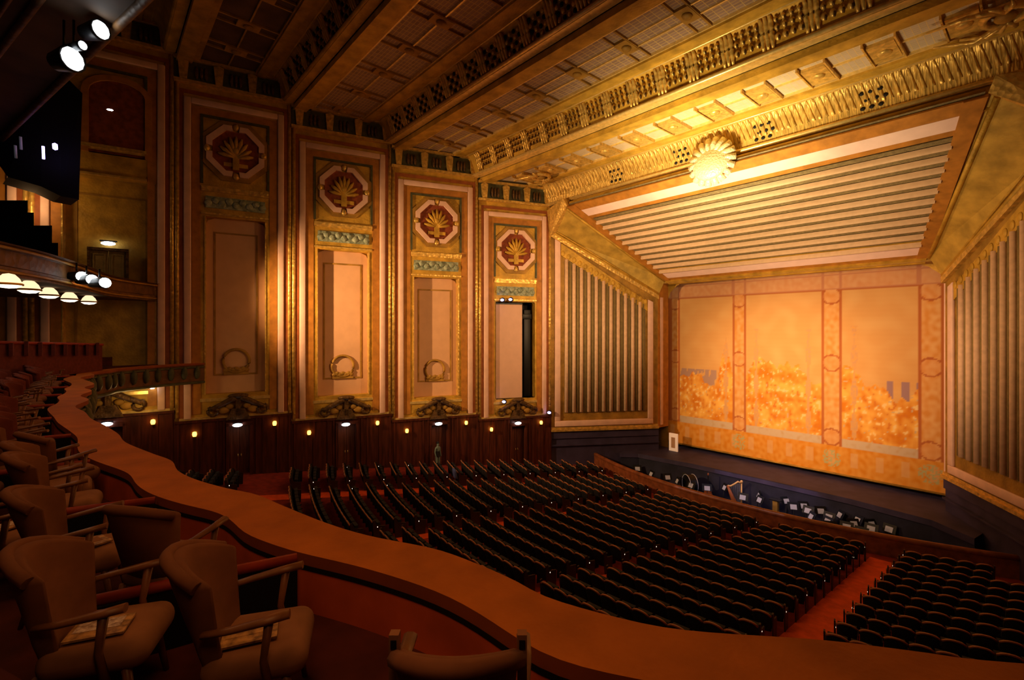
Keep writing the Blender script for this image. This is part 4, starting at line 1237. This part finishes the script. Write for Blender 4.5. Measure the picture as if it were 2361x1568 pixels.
# ------------------------------------------------------------------ in the pit
def pit_pt(px, py, z): return atz(px, py, z)
ZP = -11.3
def make_stand():
    t = thing('music_stand', 'x', 'music stand', (0, 0, 0), 0, 'music stands in the orchestra pit')
    m = MB(); m.tube([(0, 0, 0.05), (0, 0, 1.05)], .02, 6)
    for k in range(3):
        a = 2 * PI * k / 3; m.tube([(0, 0, .2), (.26 * math.cos(a), .26 * math.sin(a), .01)], .014, 5)
    m.build('pole', M['metal'], t)
    m = MB(); m.add([(-.3, -.02, 1.0), (.3, -.02, 1.0), (.3, .16, 1.4), (-.3, .16, 1.4), (-.3, .01, .99), (.3, .01, .99), (.3, .19, 1.39), (-.3, .19, 1.39)], [(0, 1, 2, 3), (4, 7, 6, 5), (0, 4, 5, 1), (1, 5, 6, 2), (2, 6, 7, 3), (3, 7, 4, 0)]); m.build('desk', M['metal'], t)
    m = MB(); m.add([(-.17, -.037, 1.04), (.17, -.037, 1.04), (.17, .083, 1.29), (-.17, .083, 1.29)], [(0, 1, 2, 3)]); m.build('sheet_music', M['sheet'], t)
    return t
st = make_stand(); placed = [Vector((q.x, min(q.y, 30.4), ZP)) for q in (pit_pt(1735, 1118, -10.3), pit_pt(1630, 1100, -10.25), pit_pt(1675, 1107, -10.3), pit_pt(1825, 1150, -10.5))]
spx = [(1470, 1080), (1500, 1092), (1540, 1100), (1560, 1108), (1592, 1118), (1600, 1092), (1655, 1098), (1680, 1118), (1712, 1146), (1740, 1150), (1770, 1150), (1812, 1155), (1830, 1168), (1860, 1162), (1865, 1172), (1893, 1162), (1930, 1162), (1918, 1180), (1935, 1178), (1957, 1163), (1985, 1172), (2000, 1175), (2015, 1178), (1960, 1200), (1990, 1196), (2035, 1180), (2066, 1190), (2080, 1200)]
for k, (px, py) in enumerate(spx):
    p = pit_pt(px, py, ZP + 1.2); p.z = ZP
    if p.y > 31.0: p.y = 31.0 + RNG.uniform(-.4, 0)
    rr = math.hypot(p.x, p.y - 51)
    if rr > 24.5: p.y = 51 - math.sqrt(max(1, 24.3 ** 2 - p.x ** 2))
    for _ in range(300):
        if all((p - q).length > .70 for q in placed): break
        p.x += RNG.uniform(-.3, .3); p.y = min(31.0, max(51 - math.sqrt(24.3 ** 2 - p.x ** 2), p.y + RNG.uniform(-.3, .3)))
    placed.append(p.copy())
    lab = 'music stand with white sheet in the orchestra pit, %s from the left end' % ORD[k + 1]
    rz = R_(RNG.uniform(-70, 70))
    if k == 0: st.location = p; st.rotation_euler = (0, 0, rz); st['label'] = lab
    else: dup(st, p, rz, lab)
def make_pchair():
    t = thing('pit_chair', 'x', 'chair', (0, 0, 0), 0, 'players chairs in the orchestra pit')
    m = MB(); m.box(-.2, .2, -.2, .2, .43, .47); m.build('seat', M['stool'], t, bevel=.015)
    m = MB(); m.box(-.2, .2, -.23, -.2, .6, .85); m.build('backrest', M['stool'], t, bevel=.015)
    for sx in (-1, 1):
        for y, zt in ((.18, .43), (-.2, .8)):
            m = MB(); m.tube([(sx * .18, y, zt), (sx * .2, y * 1.1, 0)], .014, 5); m.build('leg', M['metal'], t)
    return t
pc = make_pchair()
for k in range(16):
    x = -8.2 + k * 1.05 + RNG.uniform(-.2, .2); y = 28.2 + RNG.uniform(-.6, 1.8)
    lab = 'dark plastic chair among the stands in the pit, %s from the left end' % ORD[k + 1]
    if k == 0: pc.location = (x, y, ZP); pc['label'] = lab
    else: dup(pc, (x, y, ZP), R_(RNG.uniform(-50, 50)), lab)
# harp
p = pit_pt(1735, 1118, -10.3); p.z = ZP; p.y = min(p.y, 30.4)
t = thing('concert_harp', 'golden concert harp standing in the middle of the orchestra pit', 'harp', p, R_(30))
m = MB(); m.tube([(.42, 0, .1), (.42, 0, 1.75)], [.06, .045], 10); m.ball((.42, 0, 1.82), .09, .09, .1); m.build('column', M['harp'], t)
m = MB(); m.tube([(.42, 0, 1.72), (.22, 0, 1.80), (.0, 0, 1.62), (-.2, 0, 1.48), (-.38, 0, 1.5)], [.05, .06, .06, .06, .05], 8); m.build('neck', M['harp'], t)
m = MB(); m.tube([(-.38, 0, 1.5), (-.1, 0, .75), (.25, 0, .08)], [.07, .13, .18], 8); m.build('soundbox', M['timber'], t)
m = MB()
for k in range(12):
    f = k / 11; m.tube([(-.3 + .62 * f, 0, 1.5 + .2 * f), (-.3 + .62 * f - .02, 0, 1.35 - 1.25 * f + .1)], .004, 4)
m.build('strings', M['sheet'], t)
m = MB(); m.box(.02, .5, -.16, .16, 0, .1); m.build('pedal_base', M['harp'], t, bevel=.02)
# bass drum on a stand
p = pit_pt(1630, 1100, -10.25); p.z = ZP; p.y = min(p.y, 30.0)
t = thing('bass_drum', 'large dark bass drum with pale rim among the stands in the pit', 'drum', p, R_(-35))
m = MB(); m.lathe([(0, .24), (.62, .24), (.62, -.24), (0, -.24)], (0, 0, 1.05), 28, ax=(1, 0, 0), ay=(0, 0, 1), az=(0, 1, 0), sm=False); m.build('shell', M['metal'], t)
m = MB()
for y in (-.25, .25): m.tube([(.63 * math.cos(a), y, 1.05 + .63 * math.sin(a)) for a in [2 * PI * k / 28 for k in range(28)]], .022, 6, closed=True)
m.build('hoop', M['sheet'], t)
m = MB()
for s in (-1, 1): m.tube([(s * .5, 0, .6), (s * .62, -.2, 0)], .025, 6); m.tube([(s * .5, 0, .6), (s * .62, .2, 0)], .025, 6)
m.build('stand', M['metal'], t)
# double bass leaning at right of the harp, and a wooden lectern box
for px, py, lab in ((1675, 1107, 'varnished double bass lying against a stool left of the harp'),):
    p = pit_pt(px, py, -10.3); p.z = ZP; p.y = min(p.y, 30.2)
    t = thing('double_bass', lab, 'double bass', p, R_(20))
    m = MB(); m.prism([(-.3, .15), (.3, .15), (.36, .45), (.22, .72), (.27, 1.0), (.1, 1.22), (-.1, 1.22), (-.27, 1.0), (-.22, .72), (-.36, .45)], -.1, .1); m.build('body', M['timber'], t, bevel=.03)
    m = MB(); m.box(-.03, .03, .08, .13, .6, 1.85); m.build('neck', M['metal'], t)
    m = MB(); m.ball((0, .1, 1.9), .05, .05, .09); m.build('scroll', M['timber'], t)
p = pit_pt(1825, 1150, -10.5); p.z = ZP; p.y = min(p.y, 30.3)
t = thing('conductor_podium', 'small wooden podium post near the right half of the pit', 'podium', p)
m = MB(); m.box(-.14, .14, -.14, .14, 0, 1.3); m.build('post', M['gold_dark'], t, bevel=.02)
m = MB(); m.box(-.3, .3, -.22, .22, 1.3, 1.36); m.build('desk', M['metal'], t)
# pale lit board at the left edge of the stage
p = Vector((aty(1553, 33.2), 33.2, Zs))
t = thing('lit_board', 'pale upright board at the left foot of the painted curtain', 'board', p)
m = MB(); m.box(-.36, .36, -.06, .06, 0, 1.35); m.build('board', M['pale'], t, bevel=.02)
m = MB(); m.box(-.16, .16, -.075, -.06, .25, 1.05); m.build('inset', M['pale_in'], t)
# dark loudspeaker on a stand at the left of the stage
p = atz(1448, 1030, -9.0); p = Vector((p.x, p.y, -9.15 if p.y > 30 else -9.9))
t = thing('stage_loudspeaker', 'black loudspeaker silhouetted against the dark base under the left splay', 'loudspeaker', p)
m = MB(); m.prism([(-.3, .0), (.3, .0), (.26, .75), (.12, .95), (.1, 1.15), (-.1, 1.15), (-.12, .95), (-.26, .75)], -.25, .25); m.build('cabinet', M['black'], t, bevel=.03)
m = MB(); m.lathe([(0, .02), (.16, .0), (.18, .02)], (0, -.26, .45), 16, ax=(1, 0, 0), ay=(0, 0, 1), az=(0, -1, 0)); m.build('cone', M['metal'], t)

# usher standing in the open side door of the second bay from the stage
tf, L = bay_tf(4)
p = tf((L * .485, .75, 0)); p.z = floor_z(p.x, p.y)
def skin_person(loc, rz, label):
    t = thing('person', label, 'person', loc, rz)
    J = [(0, 0, .95, .15, .11), (0, 0, 1.2, .14, .10), (0, 0, 1.42, .16, .10), (0, .01, 1.52, .055, .055), (0, .02, 1.62, .085, .095), (0, .02, 1.72, .075, .085)]
    E_ = [(0, 1), (1, 2), (2, 3), (3, 4), (4, 5)]
    for s in (-1, 1):
        k = len(J); J += [(s * .19, 0, 1.40, .06, .06), (s * .24, -.02, 1.14, .045, .045), (s * .23, .06, .90, .035, .035), (s * .23, .10, .80, .035, .02)]
        E_ += [(2, k), (k, k + 1), (k + 1, k + 2), (k + 2, k + 3)]
        k = len(J); J += [(s * .10, 0, .86, .095, .10), (s * .11, .02, .48, .065, .07), (s * .11, -.01, .08, .045, .05), (s * .12, .13, .04, .04, .035)]
        E_ += [(0, k), (k, k + 1), (k + 1, k + 2), (k + 2, k + 3)]
    me = bpy.data.meshes.new('body'); me.from_pydata([j[:3] for j in J], E_, [])
    o = bpy.data.objects.new('body', me); COL.objects.link(o); o.parent = t
    sk = o.modifiers.new('skin', 'SKIN'); sk.use_smooth_shade = True
    for i, sv in enumerate(me.skin_vertices[0].data): sv.radius = J[i][3:5]; sv.use_root = (i == 0)
    su = o.modifiers.new('sub', 'SUBSURF'); su.levels = su.render_levels = 1
    me.materials.append(M['grey_fig'])
    m = MB(); m.ball((0, 0, 1.73), .095, .105, .075); m.build('hair', M['black'], t)
    m = MB(); m.lathe([(.15, .0), (.19, -.3), (.2, -.36)], (0, 0, 1.2), 12); m.build('jacket', M['black'], t)
    return t
skin_person(p, R_(-75), 'person in grey and black standing at the open side door')

# ------------------------------------------------------------------ light
HOUSE = (1, .49, .14)
# beams from the balcony front along the side wall
lamp('SPOT', (-15.4, 1.1, 2.3), 16000, (1, .58, .25), (-13.6, 14.0, 1.6), .12, 82, 1.0)
# arch lighting from below, in front of the stage
lamp('SPOT', (0, 13.0, -4.0), 14000, (1, .74, .36), (0.2, 24.4, 9.2), .7, 66, 1.0)
lamp('SPOT', (0.5, 15.0, -4.0), 19000, (1, .82, .44), (0.4, 23.8, 9.4), .5, 42, 1.0)
lamp('SPOT', (1.0, 17.0, -6.5), 4500, (1, .72, .40), (0.3, 27, 7.0), .7, 100, 1.0)
# curtain wash
lamp('SPOT', (1.0, 20.0, 0.0), 7000, (1, .60, .28), (-.6, 34.6, -4.0), .6, 62, 1.0)
lamp('SPOT', (3.0, 15.0, 1.0), 10500, (1, .58, .30), (2.5, 34.6, -3.0), .8, 60, 1.0)
# added fill spots brightening the splays and the side wall nearest the stage
lamp('SPOT', (4, 19, 4), 4200, (1, .66, .34), (-11, 28.5, 3.0), .5, 62, 1.0)
lamp('SPOT', (-4, 19, 4), 3400, (1, .62, .30), (11, 28.5, 2.0), .5, 62, 1.0)
lamp('SPOT', (5, 23.0, 4.0), 6500, (1, .58, .25), (-15.5, 20, 1.5), .8, 66, 1.0)
# general warm house light
lamp('AREA', (0, 12, 6.0), 210, HOUSE, (-14, 12, -6), 6)
lamp('AREA', (2, 10, 5.0), 190, HOUSE, (2, 20, -9), 4)
for x, y, e in ((9.5, .6, 26), (5.5, -.6, 24), (0.5, -1.2, 20), (-6, -1.2, 20), (-12.5, -.6, 20)):
    lamp('AREA', (x, y, 1.9), e, (1, .42, .13), (x - .5, y + .9, -2), 1.6)
lamp('AREA', (11.0, .2, .9), 9, (1, .45, .15), (9.7, 1.9, -2.1), .6)  # unseen fill added to brighten the parapet lining
lamp('POINT', (-17.6, 1.4, -3.5), 60, (1, .62, .22), None, .3)
lamp('POINT', (-19.0, -2.3, 6.0), 70, (1, .58, .24), None, .3)  # unseen lamp added to brighten the wall columns
lamp('AREA', (0, 28.8, -9.2), 60, (.62, .66, 1), (0, 28.8, -12), 6)
wd = bpy.data.worlds.new('world'); SC.world = wd; wd.use_nodes = True
wd.node_tree.nodes['Background'].inputs[0].default_value = (.8, .42, .30, 1)
wd.node_tree.nodes['Background'].inputs[1].default_value = .008

# ------------------------------------------------------------------ camera
cam = bpy.data.cameras.new('camera'); co = bpy.data.objects.new('camera', cam); COL.objects.link(co)
cam.sensor_fit = 'HORIZONTAL'; cam.sensor_width = 36; cam.lens = 36 * F / 2361
cam.shift_y = -(784 - Y0) / 2361
cam.clip_start = .05; cam.clip_end = 300
co.location = (CX, 0, 0)
co.rotation_euler = (PI / 2, 0, math.atan2(CA, SA))
SC.camera = co
SC.view_settings.view_transform = 'Standard'
SC.view_settings.look = 'None'
